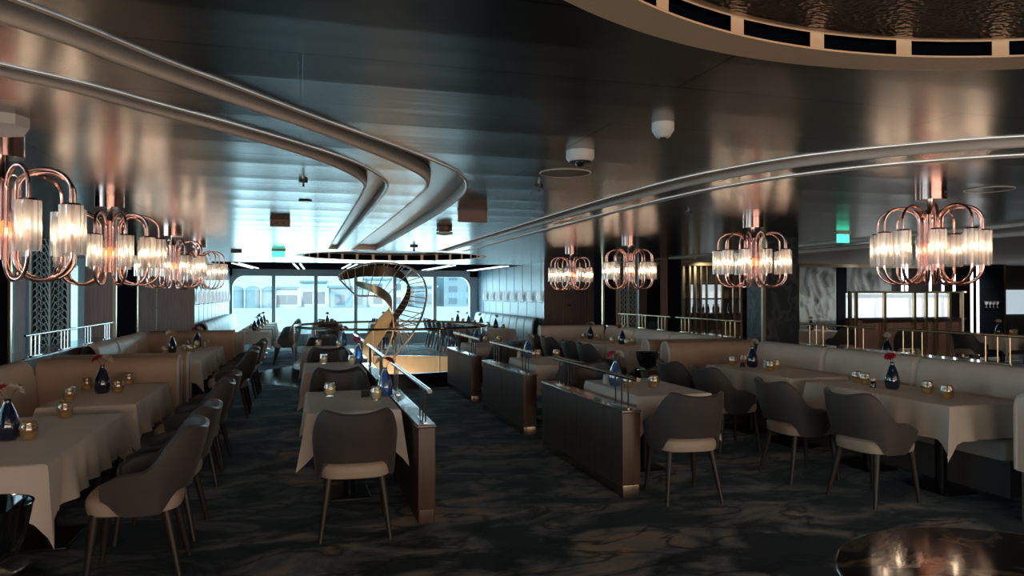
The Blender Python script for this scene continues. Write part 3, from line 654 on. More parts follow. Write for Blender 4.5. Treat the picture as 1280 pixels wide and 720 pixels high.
shaker(5.0, 5.36, TT[0][4], 'bowl'); shaker(5.13, 7.12, TT[1][4]); shaker(2.79, 6.32, RT[0][4]); shaker(2.80, 9.18, RT[1][4]); shaker(2.85, 12.28, RT[2][4]); shaker(-1.45, 12.40, LT[3][4])
# far room by the windows
FT = []
for k, y in enumerate((17.1, 18.6, 20.1, 21.6)):
    q = ('nearest', 'second nearest', 'third nearest', 'farthest')[k]
    FT.append((-1.35, -.65, y, y+.95, 'the %s left-wall table by the windows' % q)); FT.append((4.3, 5.0, y-.4, y+.65, 'the %s right-wall table by the windows' % q))
for k, (a, b, c, d, ph) in enumerate(FT):
    table_and_cloth(a, b, c, d, ph, 40+k, bench=1 if a > 0 else -1)
    right = a > 0
    for j, yy in enumerate((c+.18, c+.78)): chair(b+.33 if not right else a-.33, yy, R(90 if not right else -90), ('nearer' if j == 0 else 'farther')+' of two at '+ph)
    table_items(ph, ((a+b)/2, (c+d)/2), ((('red', 'white', 'peach', 'white')[k % 4], 40*k),), (((a+b)/2+.1, c+.2), ((a+b)/2-.1, d-.2)))
for k, (x, y) in enumerate(((.75, 21.2), (2.35, 21.3))):
    ph = 'the %s middle table at the windows' % ('left', 'right')[k]
    table_and_cloth(x-.4, x+.4, y-.4, y+.4, ph, 60+k)
    for j, (dx, dy, rr) in enumerate(((0, -.80, 0), (0, .80, 180))): chair(x+dx, y+dy, R(rr), 'on the '+('near', 'far')[j]+' side of '+ph)
    table_items(ph, (x, y), (('white', 90), ('peach', 270)), ((x+.2, y-.2), (x-.2, y-.15)))

# ------------------------------------------------------------------ banquettes
def arch(w, h, n=8, y0=0, z0=0):
    r = w/2; pts = [(y0, z0), (y0+w, z0), (y0+w, z0+h-r)]
    pts += [(y0+r+r*math.cos(R(180*k/n)), z0+h-r+r*math.sin(R(180*k/n))) for k in range(1, n)]+[(y0, z0+h-r)]
    return pts
def banquette(xw, s, ya, yb, lab, m='bq', cut=1.15, h=1.0):
    """s = +1: seat side towards +x.  xw = front face of the back"""
    t = empty('banquette', (xw, ya, 0)); tag(t, lab, 'banquette'); L_ = yb-ya
    def bx(mb, x0, x1, *r_): return mb.box(min(s*x0, s*x1), max(s*x0, s*x1), *r_)
    MB_ = bx(MB(), .03, .38, 0, L_, 0, .30); MB_.build('base', M['bqbase'], t)
    n = max(1, round(L_/cut)); d = L_/n
    for k in range(n):
        mb = MB(); mb.bevbox(min(s*.02, s*.44), max(s*.02, s*.44), k*d+.004, (k+1)*d-.004, .30, .46, .04); mb.build('seat_cushion', M[m], t)
        prof = [(s*a, b) for a, b in ((.02, .40), (.035, .6), (.02, .82), (-.005, .93), (-.05, .985), (-.11, 1.0), (-.17, .975), (-.19, .93), (-.19, .40))]
        if h != 1.0: prof = [(a, b*h) for a, b in prof]
        mb = MB(); q = 8
        def f(u, v):
            # cushion bulges a little between seams
            i = u*(len(prof)-1); i0 = int(min(i, len(prof)-2)); fr = i-i0
            a = prof[i0][0]*(1-fr)+prof[i0+1][0]*fr; b = prof[i0][1]*(1-fr)+prof[i0+1][1]*fr
            e = min(v, 1-v)*d; g = -.03*math.exp(-(e/.016)**2); g2 = g if a*s > -.1 else 0; return (a+s*g2, k*d+v*d, b+g*.6)
        mb.grid(lambda u, v: f(u, v), len(prof)-1, 40); mb.build('back_cushion', M[m], t)
    return t
def divider(xa, xb, y, w, lab, m='bqt', h=1.0, endx=None):
    t = empty('booth_divider', (xa, y, 0)); tag(t, lab, 'booth divider')
    L_ = xb-xa; pr = arch(w, h); pr2 = [(a, max(b, .36)) for a, b in pr]; MB().prism(pr2, .0, L_).build('upholstered_panel', M[m], t); MB().box(.03, L_-.03, .02, w-.02, 0, .36).build('plinth', M['bqbase'], t)
    e = 0 if endx == 'a' else L_; s_ = -1 if endx == 'a' else 1
    path = [(e, a, b) for a, b in ([(0, 0.02)]+arch(w, h)[::-1][:-2]+[(w, .02)])]
    path = [(e, 0, .37)]+[(e, p[0], p[1]) for p in reversed(arch(w, h)[2:])]+[(e, w, .37)]
    MB().tube(path, .014, 6).build('piping', M['pipe'], t)
    return t
banquette(-2.37, 1, 1.6, 7.70, 'long beige leather banquette beside the two nearest left tables')
banquette(-2.37, 1, 9.9, 12.98, 'beige leather banquette beside the third and fourth left tables')
divider(-2.37, -1.15, 7.72, .20, 'tan leather divider standing behind the second left table', endx='b')
divider(-2.37, -1.12, 8.14, .20, 'tan leather divider just behind the near left divider, back to back with it', endx='b')
divider(-2.37, -1.07, 13.0, .20, 'tan leather divider behind the fourth left table', endx='b')
divider(-2.37, -.95, 13.3, .16, 'pale leather divider at the far end of the left booths, beyond the fourth table', 'bq', .95, endx='b')
banquette(5.76, -1, 4.35, 8.2, 'long beige leather banquette beside the two nearest right tables')
banquette(5.76, -1, 9.2, 13.1, 'beige leather banquette beside the third and fourth right tables')
divider(4.50, 5.76, 8.22, .20, 'tan leather divider with a pale arched end behind the second right table', endx='a')
divider(4.46, 5.76, 8.68, .20, 'tan leather divider just beyond the arched one behind the second right table', endx='a')
divider(4.45, 5.76, 13.12, .18, 'tan leather divider behind the fourth right table', 'bq', endx='a')
divider(4.90, 5.80, 3.72, .20, 'grey beige divider at the right edge of the picture, before the nearest right table', 'bq', .92, endx='a')
banquette(-1.85, 1, 16.2, 23.2, 'pale buttoned banquette along the left blue-grey wall', 'bqblue', .7, 1.02)
banquette(5.55, -1, 17.0, 23.2, 'pale buttoned banquette along the right blue-grey wall', 'bqblue', .7, 1.02)
# ledges behind the benches
def ledge(x0, x1, ya, yb, lab):
    t = empty('ledge_cabinet', ((x0+x1)/2, ya, 0)); tag(t, lab, 'low wall'); hw = (x1-x0)/2
    MB().box(-hw, hw, 0, yb-ya, 0, .955).build('body', M['wood'], t); MB().bevbox(-hw-.01, hw+.01, 0, yb-ya, .955, .98, .008).build('top', M['top'], t)
ledge(-2.95, -2.58, .5, 5.88, 'dark polished ledge at the left edge, before the black column'); ledge(-2.95, -2.58, 7.77, 11.73, 'dark polished ledge with a steel rail behind the left banquettes')
ledge(5.97, 6.32, 2.6, 8.32, 'dark polished ledge behind the nearest right banquette'); ledge(5.97, 6.32, 8.75, 13.5, 'dark polished ledge beyond the dark marble column on the right')
def rail(x, ya, yb, zr, zb, lab, m='brass', groups=2, r=.014, bh=.0):
    t = empty('rail', (x, ya, 0)); tag(t, lab, 'rail'); L_ = yb-ya
    MB().tube([(0, 0, zr), (0, L_, zr)], r, 10).build('handrail', M[m], t)
    for g in range(groups):
        c = .30+(L_-.60)*g/(groups-1) if groups > 1 else L_/2
        MB().bevbox(-.02, .02, c-.15, c+.15, zb, zb+.012, .004).build('foot_plate', M[m], t)
        for k in (-1, 0, 1): MB().bar((0, c+k*.12, zb+.012), (0, c+k*.12, zr), .0062, n=6).build('post', M[m], t)
    return t
rail(-2.61, 8.2, 11.68, 1.20, .98, 'steel rail on the left ledge, in front of the pierced screen', 'steel', 4, .012)
rail(6.10, 4.75, 6.30, 1.24, .98, 'nearest brass rail on the right ledge, behind the nearest right table', 'brass', 2)
rail(6.10, 6.50, 7.75, 1.24, .98, 'second brass rail on the right ledge, before the dark marble column', 'brass', 2)
rail(6.10, 9.0, 10.9, 1.22, .98, 'third brass rail on the right ledge, past the dark marble column', 'brass', 2)
rail(6.10, 11.1, 13.2, 1.22, .98, 'farthest brass rail on the right ledge, before the pierced screen', 'brass', 3)

# ------------------------------------------------------------------ low walnut partitions with rails
def partition(x0, x1, ya, yb, lab, railx, raillab, topm='top', panels=2, m='bronze'):
    t = empty('partition_cabinet', ((x0+x1)/2, ya, 0)); tag(t, lab, 'partition'); hw = (x1-x0)/2; L_ = yb-ya
    MB().box(-hw+.006, hw-.006, .01, L_-.01, .08, .675).build('core', M['wood'], t)
    n = panels
    for sx in (-1, 1):
        for k in range(n):
            a, b = .012+(L_-.024)*k/n+.003, .012+(L_-.024)*(k+1)/n-.003
            MB().box(min(sx*(hw-.006), sx*hw), max(sx*(hw-.006), sx*hw), a, b, .08, .672).build('side_panel', M['wood'], t)
    for y in (0, L_-.02): MB().bevbox(-hw, hw, y, y+.02, .10, .672, .006).build('end_panel', M['woode'], t)
    MB().bevbox(-hw+.004, hw-.004, .004, L_-.004, 0, .10, .01).build('plinth', M['bronze' if m == 'bronze' else 'woode'], t)
    MB().bevbox(-hw-.006, hw+.006, -.006, L_+.006, .672, .692, .006).build('top', M[topm], t)
    r_ = rail(railx, ya-.12, yb-.15, .945, .692, raillab, m, 2, .017)
for k, (a, b) in enumerate(((5.24, 7.22), (7.87, 9.8), (10.5, 12.3))):
    q = ('nearest', 'middle', 'farthest')[k]
    partition(2.455, 2.615, a, b, q+' walnut partition of the right-hand row', 2.535, q+' bronze rail along the right-hand row of partitions')
for k, (a, b) in enumerate(((5.06, 7.2), (7.87, 9.8), (10.5, 12.3))):
    q = ('nearest', 'middle', 'farthest')[k]
    partition(.80, .925, a, b, q+' walnut partition beside the centre row of tables', .862, q+' steel rail on the partitions of the centre row', m='steel')

# ------------------------------------------------------------------ chandeliers
def make_chandelier():
    t = empty('chandelier')
    MB().lathe([(.001, 0), (.105, 0), (.105, -.085), (.001, -.085)][::-1], 32).build('canopy', M['copper'], t)
    MB().lathe([(.022, -.085), (.022, -.19), (.03, -.20)], 16).build('stem', M['copper'], t)
    MB().lathe([(.03, -.40), (.045, -.41), (.05, -.44), (.045, -.47), (.02, -.48)], 20).build('hub', M['glow'], t)
    for k in range(10):
        a = 2*PI*k/10; MB().bar((.035*math.cos(a), .035*math.sin(a), -.19), (.035*math.cos(a), .035*math.sin(a), -.60), .006, n=6).build('centre_tube', M['copper'], t)
    na = 10
    for k in range(na):
        a = 2*PI*(k+.25)/na; c, s_ = math.cos(a), math.sin(a); ro = .355 if k % 2 else .325; ri = .075
        def P3(r, z): return (c*r, s_*r, z)
        rm = (ro+ri)/2; rw = (ro-ri)/2
        top = [P3(ri, -.50)]+[P3(ri, -.26)]+[P3(rm-rw*math.cos(R(q)), -.245+.105*math.sin(R(q))) for q in range(0, 181, 15)]+[P3(ro, -.325)]
        MB().tube(top, .010, 8).build('upper_arm', M['copper'], t)
        bot = [P3(ri, -.50)]+[P3(rm-rw*math.cos(R(q)), -.585-.115*math.sin(R(q))) for q in range(0, 181, 15)]+[P3(ro, -.46)]
        la = MB().tube(bot, .010, 8).build('lower_arm', M['copper'], t)
        cx, cy = c*ro, s_*ro
        gs_ = MB().lathe([(.050, -.325), (.050, -.565)], 24, (cx, cy, 0), ribs=1, ribamp=.007).build('glass_shade', M['shade'], t); MB().lathe([(.001, -.312), (.040, -.315), (.047, -.328)], 16, (cx, cy, 0)).build('shade_cap', M['copper'], gs_)
        MB().lathe([(.001, -.418), (.006, -.426), (.0095, -.442), (.007, -.458), (.001, -.461)], 8, (cx, cy, 0)).build('bulb', M['bulb'], la)
    return t
cp = Proto(make_chandelier())
CH = [(-1.45, 4.2, 'nearest copper chandelier above the left tables'), (-1.46, 6.42, 'second copper chandelier above the left tables'), (-1.46, 9.4, 'third copper chandelier above the left tables'), (-1.46, 11.7, 'farthest copper chandelier above the left tables'),
      (4.44, 4.2, 'nearest copper chandelier above the right tables'), (4.54, 6.5, 'second copper chandelier above the right tables'), (4.54, 9.45, 'third copper chandelier above the right tables'), (4.54, 11.75, 'farthest copper chandelier above the right tables')]
for k, (x, y, lab) in enumerate(CH):
    cp.put((x, y, HC), R((12, 40, 5, 25, 6, 33, 20, 50)[k]), lab+', with ribbed glass shades', None, 'chandelier')

# ------------------------------------------------------------------ sculpture rising through the floor opening
import itertools
def at(px, py, Y):
    """point on the line of sight of an image position, at a real distance Y down the room"""
    cy, sy = math.cos(YAW), math.sin(YAW); f = 900
    u = (px-640)/f; v = -(py-360)/f
    fw = Vector((sy*math.cos(PITCH), cy*math.cos(PITCH), math.sin(PITCH))); rt = Vector((cy, -sy, 0)); up = rt.cross(fw)
    r_ = fw+rt*u+up*v; return Vector((0, 0, 1.62))+r_*(Y/r_.y)
sculp = empty('spiral_sculpture', (1.85, 15, 0)); tag(sculp, 'tall gold ribbon and rose tube spiral sculpture rising inside the round glass balustrade', 'sculpture')
def loc3(v): v = Vector(v); return (v.x-1.85, v.y-15, v.z)
def ribbon(pairs, name, m, th=.012, n=6):
    A = smooth_curve([at(*p[0]) for p in pairs], n); B = smooth_curve([at(*p[1]) for p in pairs], n); mb = MB(); V = []
    for i in range(len(A)):
        t_ = (A[min(i+1, len(A)-1)]-A[max(i-1, 0)]); nn = t_.cross(B[i]-A[i]); nn = nn.normalized()*th if nn.length > 1e-6 else Vector((0, th, 0))
        V += [loc3(A[i]+nn), loc3(B[i]+nn), loc3(B[i]-nn), loc3(A[i]-nn)]
    F = [(i*4+k, i*4+(k+1) % 4, (i+1)*4+(k+1) % 4, (i+1)*4+k) for i in range(len(A)-1) for k in range(4)]+[(0, 1, 2, 3), tuple((len(A)-1)*4+k for k in (3, 2, 1, 0))]
    mb.add(V, F, True); return mb.build(name, m, sculp), A, B
gold = [((443, 351, 14.2), (446, 357, 14.2)), ((455, 353, 14.05), (458, 362, 14.05)), ((468, 356, 14.0), (470, 368, 14.0)), ((480, 362, 14.1), (479, 374, 14.1)), ((488, 370, 14.4), (485, 380, 14.4)),
        ((490, 381, 14.7), (486, 386, 14.7)), ((490, 396, 14.8), (475, 396, 14.8)), ((484, 413, 14.9), (465, 412, 14.8)), ((472, 432, 14.9), (450, 430, 14.8)), ((464, 449, 15.0), (438, 447, 14.9)), ((455, 470, 15.1), (425, 466, 15))]
_, gA, gB = ribbon(gold, 'gold_ribbon', M['gold'])
darkr = [((425, 345, 15.0), (426, 350, 15.0)), ((434, 339, 15.3), (436, 349, 15.3)), ((450, 334, 15.7), (451, 346, 15.7)), ((470, 332, 15.9), (471, 346, 15.9)), ((489, 334, 15.9), (490, 346, 15.9)), ((503, 341, 15.7), (501, 349, 15.7)),
         ((511, 354, 15.4), (508, 355, 15.4)), ((513, 366, 15.2), (508, 364, 15.2)), ((510, 379, 15.1), (503, 375, 15.1)), ((503, 391, 15.0), (496, 386, 15.0)), ((494, 402, 14.9), (491, 396, 14.9)), ((490, 412, 14.8), (487, 408, 14.8))]
_, dA, dB = ribbon(darkr, 'bronze_ribbon', M['umber'])
loop = [(423, 346, 14.9), (428, 341, 15.1), (440, 335, 15.5), (455, 330.5, 15.9), (475, 328.5, 16.1), (497, 330, 16.1), (515, 336, 15.8), (527, 346, 15.4), (532, 358, 15.1), (533, 370, 14.9), (531, 382, 14.7), (527, 396, 14.5), (520, 410, 14.4), (510, 425, 14.4), (500, 438, 14.5), (490, 449, 14.6)]
Lp = smooth_curve([at(*p) for p in loop], 4); MB().tube([loc3(p) for p in Lp], .022, 8).build('outer_tube', M['rose'], sculp)
low = [(424, 349, 14.9), (434, 359, 14.5), (446, 369, 14.2), (460, 370, 14.0), (474, 371, 14.1), (484, 378, 14.4), (490, 392, 14.7), (492, 410, 14.8), (487, 430, 14.9), (480, 448, 15.0)]
Lq = smooth_curve([at(*p) for p in low], 4); MB().tube([loc3(p) for p in Lq], .018, 8).build('inner_tube', M['rose'], sculp)
nd = len(dB)
for k in range(24):
    a = dB[int(k/23*(nd-1))]; b = Lp[min(len(Lp)-1, int(3+k/23*(len(Lp)-12)))]
    MB().bar(loc3(a), loc3(b), .011, n=6).build('spoke', M['rose'], sculp)
for k in range(9):
    a = gA[int(k/9*len(gA)*.42)]; b = Lq[int(2+k/9*len(Lq)*.5)]; c_ = Lp[int(k*3.0)]
    MB().bar(loc3(c_), loc3(b), .009, n=6).build('spoke', M['rose'], sculp)
for k in range(10):
    b = Lp[int(len(Lp)*(.70+.028*k))]; a = dA[nd-1-k]; MB().bar(loc3(a), loc3(b), .010, n=6).build('spoke', M['rose'], sculp)
for px, sx in ((478, 1), (492, -1)):
    MB().tube([loc3(at(px, 425, 14.7)), loc3(at(px-2*sx, 450, 14.7)), (loc3(at(px, 450, 14.7))[0], loc3(at(px, 450, 14.7))[1], -1.0), (0, 0, -2.59)], .016, 6).build('foot_tube', M['rose'], sculp)
MB().tube([loc3(at(446, 460, 15)), (-.2, .05, -1.2), (0, 0, -2.59)], .05, 8).build('foot_ribbon', M['gold'], sculp)
# balustrade
t = empty('round_balustrade', (*OC, 0)); tag(t, 'round glass balustrade with a dark bronze handrail around the floor opening', 'balustrade')
MB().tube([(1.95*math.cos(2*PI*k/72), 1.95*math.sin(2*PI*k/72), .97) for k in range(72)], .024, 8, closed=True).build('handrail', M['bronze'], t)
for k in range(10):
    a0, a1 = 2*PI*k/10+.012, 2*PI*(k+1)/10-.012
    mb = MB()
    def gf(u, v, r): a = a0+(a1-a0)*u; return (r*math.cos(a), r*math.sin(a), .16+v*.79)
    mb.grid(lambda u, v: gf(u, v, 1.965), 10, 1)
    mb.build('glass_panel', M['balg'], t)
    MB().box(-.006, .006, -.006, .006, .17, .95).build('glass_edge', M['steel'], t).location = (1.965*math.cos(a0), 1.965*math.sin(a0), 0)

# ------------------------------------------------------------------ columns, screens and the bar at the sides
def column(x0, x1, y0, y1, m, lab, pole=None, poleface=None):
    t = empty('column', (x0, y0, 0)); tag(t, lab, 'column'); MB().box(0, x1-x0, 0, y1-y0, 0, 2.388).build('shaft', M[m], t)
    for i, (px, py) in enumerate(pole or ()): MB().box(px-x0-.022, px-x0+.022, py-y0-.022, py-y0+.022, 0, 2.389).build('brass_strip', M['brass'], t)
    return t
column(-3.3, -2.60, 5.9, 7.75, 'navy', 'black lacquered column at the left edge with a brass corner strip', ((-2.6, 7.75),))
cl = column(-2.99, -2.60, 11.75, 13.2, 'navy', 'dark column behind the far end of the left banquettes with brass corner strips', ((-2.6, 11.75), (-2.6, 13.2)))
MB().box(0, .37, -.02, 0, 0, 2.388).build('walnut_face', M['woodd'], cl)
column(5.97+.02, 6.55, 8.35, 8.72, 'colm', 'dark marble column with a brass corner strip standing behind the right banquettes', ((5.99, 8.35),))
column(6.08, 6.38, 13.95, 14.4, 'navy', 'dark panel column behind the far end of the right banquettes', ((6.10, 13.95), (6.40, 13.93)))
column(6.90, 7.09, 13.9, 14.1, 'woodr', 'reddish walnut pier right of the far right pierced screen')
def screen(x0, x1, y, lab, rz=0, z1=2.38):
    t = empty('pierced_screen', (x0, y, 0)); tag(t, lab, 'screen'); w_ = x1-x0
    MB().box(0, w_, .03, .05, 0, z1).build('backing', M['black'], t)
    f = MB(); f.box(0, .03, -.02, .03, 0, z1); f.box(w_-.03, w_, -.02, .03, 0, z1); f.box(w_/2-.012, w_/2+.012, -.015, .03, 0, z1); f.build('frame', M['lattice'], t)
    mb = MB()
    for half in (0, 1):
        cx = w_*.5; sgn = -1 if half == 0 else 1
        for k in range(22):            # branching curls
            z0 = .12+k*.10
            mb.tube([(cx, 0, z0), (cx+sgn*w_*.12, 0, z0+.16), (cx+sgn*w_*.26, 0, z0+.22), (cx+sgn*w_*.42, 0, z0+.14), (cx+sgn*w_*.48, 0, z0-.02)], .008, 4)
            mb.tube([(cx+sgn*w_*.20, 0, z0+.21), (cx+sgn*w_*.24, 0, z0+.32), (cx+sgn*w_*.36, 0, z0+.36)], .006, 4)
            mb.tube([(cx+sgn*w_*.08, 0, z0+.1), (cx+sgn*w_*.20, 0, z0+.04), (cx+sgn*w_*.34, 0, z0+.07), (cx+sgn*w_*.30, 0, z0-.03)], .006, 4)
    mb.build('pierced_pattern', M['lattice'], t)
screen(-3.64, -3.14, 11.6, 'pierced metal screen with a branching pattern between the two left columns')
screen(6.44, 6.86, 13.9, 'pierced metal screen behind the far right brass rail')
column(-4.35, -4.2, 13.2, 13.4, 'woodd', 'slim walnut post seen beyond the left pierced screen')

# right background: walnut and marble piers, brass shelving, artwork, bar
def panel(x0, x1, y, z0, z1, m, name, lab, cat, d=.1):
    o = MB().box(x0, x1, y, y+d, z0, z1).build(name, M[m]); return tag(o, lab, cat)
panel(7.10, 7.40, 13.9, 0, 2.388, 'mirror', 'mirror_panel', 'smoked mirror panel between the reddish pier and the walnut panel on the right', 'panel')
panel(7.41, 7.58, 13.9, 0, 2.388, 'woodd', 'wood_panel', 'walnut panel left of the dark recess on the right', 'panel')
panel(7.59, 7.90, 13.9, 0, 2.388, 'navy', 'dark_panel', 'dark recess panel left of the brass shelving', 'panel')
def shelving(x0, x1, y, lab, uprights, shelves, tubes=()):
    t = empty('brass_shelving', (x0, y, 0)); tag(t, lab, 'shelving')
    MB().box(0, x1-x0, .42, .46, 0, 2.3).build('back_panel', M['wood'], t)
    for u, w_ in uprights: MB().box(u-x0-w_/2, u-x0+w_/2, 0, .05, 0, 2.3).build('upright', M['brass'], t)
    for z in shelves: MB().box(0, x1-x0, .01, .40, z-.008, z+.008).build('shelf', M['mirror'], t)
    MB().box(0, x1-x0, -.02, .46, 2.29, 2.385).build('header', M['brass'], t)
    for a, b, z0, z1 in tubes: MB().box(a-x0, b-x0, .405, .415, z0, z1).build('backlit_panel', M['lit'], t)
    return t
shelving(8.80, 10.68, 15.4, 'brass framed glass shelving with back lit panels left of the dark marble column', ((8.83, .06), (9.0, .04), (9.14, .07), (9.30, .05), (9.46, .04), (9.72, .07), (9.90, .06), (10.22, .06), (10.42, .06), (10.64, .06)), (1.85, 1.49, 1.13), ((9.24, 9.42, 1.15, 1.84), (9.50, 10.15, 1.51, 1.84), (9.50, 10.15, 1.15, 1.47)))
bt = MB().lathe([(.001, 0), (.03, 0), (.03, .13), (.012, .17), (.012, .22), (.001, .22)], 12).build('bottle', M['blueg']); bp_ = Proto(bt)
for k in range(12): bp_.put((8.92+k*.14, 15.6, 1.139), 0, '%s dark bottle from the left on the lowest shelf of the brass shelving' % ORD[k], 'bottles on the brass shelving', 'bottle')
panel(10.9, 12.2, 15.6, 0, 2.38, 'navy', 'dark_panel', 'black panel left of the grey leaf artwork', 'panel')
def artwork(x0, x1, y, z0, z1, lab):
    t = empty('artwork', (x0, y, z0)); tag(t, lab, 'artwork'); MB().box(0, x1-x0, 0, .04, 0, z1-z0).build('picture', M['relief'], t)
    f = MB(); f.box(-.02, x1-x0+.02, -.01, .05, z1-z0, z1-z0+.03); f.box(-.02, 0, -.01, .05, 0, z1-z0); f.build('frame', M['brass'], t)
    # raised leaves standing off the panel
    rnd = random.Random(int(x0*10)); mb = MB()
    for k in range(26):
        cx, cz, a, L_ = rnd.uniform(.12, x1-x0-.12), rnd.uniform(.1, z1-z0-.1), rnd.uniform(0, 2*PI), rnd.uniform(.22, .6); w_ = L_*.3
        d = Vector((math.cos(a), 0, math.sin(a))); q = Vector((-d.z, 0, d.x)); c0 = Vector((cx, -.004, cz))
        pts = [c0-d*L_/2, c0+q*w_/2, c0+d*L_/2, c0-q*w_/2, c0+Vector((0, -.03, 0))]
        pts = [Vector((min(max(p.x, 0), x1-x0), p.y, min(max(p.z, 0), z1-z0))) for p in pts]
        mb.add(pts, [(0, 1, 4), (1, 2, 4), (2, 3, 4), (3, 0, 4)])
    mb.build('raised_leaves', M['relief'], t)
artwork(12.27, 13.39, 15.6, .62, 2.31, 'tall grey leaf pattern artwork right of the dark marble column')
artwork(13.80, 15.27, 15.7, .62, 2.31, 'second grey leaf pattern artwork above the walnut bar')
panel(13.43, 13.73, 15.6, 0, 2.38, 'navy', 'dark_panel', 'narrow black pier between the two grey artworks', 'panel', .12)
panel(12.22, 13.42, 15.651, 0, 2.38, 'dwall', 'rear_panel', 'dark wall panel carrying the tall grey artwork', 'panel'); panel(13.74, 19.0, 15.751, 0, 2.38, 'dwall', 'rear_panel', 'dark wall panel behind the bar carrying the second grey artwork', 'panel')
# bar
t = empty('bar_counter', (12.64, 14.3, 0)); tag(t, 'walnut fronted bar counter with brass posts and a back lit glass screen', 'bar')
MB().box(.45, 3.58, .05, .65, 0, .97).build('front', M['woodr'], t); MB().box(.42, 3.62, 0, .7, .97, 1.0).build('counter_top', M['black'], t); MB().box(0, .44, .05, .10, 0, .97).build('side_front', M['woodr'], t)
MB().box(.05, 3.2, .14, .16, 1.03, 1.63).build('backlit_screen', M['lit'], t); MB().box(.05, 3.2, .12, .18, .99, 1.03).build('screen_shoe', M['black'], t)
for k, x in enumerate((12.66, 12.84, 13.68, 14.59, 14.95, 15.28, 15.70, 16.09)): MB().box(x-12.64-.035, x-12.64+.035, -.04, .02, 0, 1.65).build('brass_post', M['brass'], t)
MB().box(0, 3.58, -.04, .03, 1.64, 1.68).build('top_rail', M['brass'], t)
for k, (x, z0) in enumerate(((16.28, 0), (16.48, 0), (14.24, 1.68), (14.37, 1.68), (15.1, 1.68), (15.5, 1.68), (15.86, 1.68))):
    o = MB().box(-.02, .02, -.02, .02, 0, 2.388-z0).build('tube_lamp', M['tube']); o.location = (x, 14.17 if k < 2 else 14.3, z0)
    tag(o, ('%s tall glowing white tube standing at the right end of the bar' % ('left', 'right')[k] if k < 2 else '%s short glowing white tube from the left above the bar screen' % ORD[k-2]), 'lamp')
for x in (12.9, 14.5, 16.1): lamp('bar_fill', 'SPOT', (x, 13.3, 2.36), 42, (1, .93, .85), (R(40), 0, 0), radius=.05, spot=R(110))  # spots without fittings, added to brighten the bar and artworks
lamp('shelving_fill', 'SPOT', (9.7, 14.2, 2.36), 20, (1, .86, .66), (R(40), 0, 0), radius=.05, spot=R(120))  # another added spot, only to lift the dark shelving
panel(16.60, 17.38, 14.24, 0, 2.38, 'navy', 'dark_panel', 'dark blue panel with four small hanging glasses at the right end of the bar', 'panel')
gl = MB().lathe([(.045, 0), (.034, -.07), (.005, -.09), (.005, -.15), (.03, -.155)], 12).build('hanging_glass', M['whiteglass']); gp = Proto(gl)
o = MB().box(16.70, 17.25, 14.14, 14.24, 1.42, 1.432).build('glass_rack', M['steel']); tag(o, 'thin steel rack on the dark blue panel holding four hanging glasses', 'rack')
for k in range(4): gp.put((16.78+k*.12, 14.19, 1.421), 0, '%s stemmed glass from the left hanging on the dark blue panel' % ORD[k], 'hanging glasses', 'glass')
column(17.42, 17.50, 14.24, 14.34, 'brass', 'slim brass upright right of the dark blue panel')
panel(17.55, 19.0, 14.7, 1.07, 1.72, 'lit', 'backlit_panel', 'back lit panel at the right edge beyond the brass upright', 'panel', .05)
panel(17.55, 19.0, 14.755, 0, 2.38, 'dwall', 'dark_panel', 'dark panel at the right edge beyond the brass upright', 'panel')
struct('trim_4', MB().box(8.0, 19.9, 15.2, 15.3, 2.29, 2.389), M['brass']); struct('ceiling', MB().box(8.76, 19.9, -5, 15.2, HC-.02, HC-.002), M['whitep'])
struct('trim_5', MB().box(7.55, 7.75, -5, 13.8, HC-.035, HC-.001), M['lip']); struct('trim_5', MB().box(8.6, 8.75, -5, 15.2, HC-.05, HC-.001), M['lip'])
struct('trim_6', MB().box(-8.1, -3.4, 13.4, 13.5, 2.2, 2.389), M['woodd'])

# tables and seats beyond the right ledge, and one beyond the left ledge
for k, (x, y, ph) in enumerate(((11.5, 14.1, 'the table before the leaf artwork'), (7.75, 7.95, 'the table behind the nearest brass rail'), (13.9, 11.4, 'the far right edge table'))):
    table_and_cloth(x-.45, x+.45, y-.45, y+.45, ph, 70+k)
    for j, (dx, dy, rr) in enumerate(((-.84, 0, -90), (0, -.84, 0))): chair(x+dx, y+dy, R(rr), 'on the '+('left', 'near', 'right')[j]+' side of '+ph)
    table_items(ph, (x-.1, y), (('peach', 60), ('white', 230)), ((x+.15, y-.1), (x+.28, y-.05)))
chair(12.0, 11.9, R(-40), 'standing alone before the walnut bar')
table_and_cloth(-4.9, -4.0, 9.2, 10.2, 'the table past the left ledge', 80)
table_items('the table past the left ledge', (-4.35, 9.8), (('red', 60), ('white', 200)), ((-4.2, 9.5), (-4.6, 9.5)))
for y, q in ((9.0, 'near'), (10.3, 'far')): chair(-4.45, y-.2 if y < 9.5 else y+.35, R(0 if y < 9.5 else 180), 'on the '+q+' side of the table past the left ledge')

# ------------------------------------------------------------------ wine coolers and the foreground round table
def cooler():
    t = empty('wine_cooler_stand')
    MB().lathe([(.001, .70), (.065, .705), (.10, .73), (.125, .80), (.143, .89), (.146, .90), (.138, .897), (.118, .81), (.09, .745), (.001, .72)], 32).build('bowl', M['bowl'], t)
    MB().lathe([(.001, .665), (.115, .67), (.13, .682), (.128, .688), (.065, .684), (.001, .684)], 32).build('tray', M['steel'], t)
    MB().lathe([(.15, 0), (.15, .02), (.05, .035), (.038, .1), (.038, .665)], 24).build('stand', M['bqbase'], t)
    MB().lathe([(.038, .684), (.038, .705)], 16).build('neck', M['black'], t)
    return Proto(t)
wc = cooler(); wc.put((-1.03, 2.86, 0), 0, 'glossy black wine cooler bowl on a stand in the lower left corner', None, 'wine cooler')
wc.put((4.12, 8.06, 0), 0, 'glossy black wine cooler bowl on a stand beside the arched divider on the right', None, 'wine cooler')
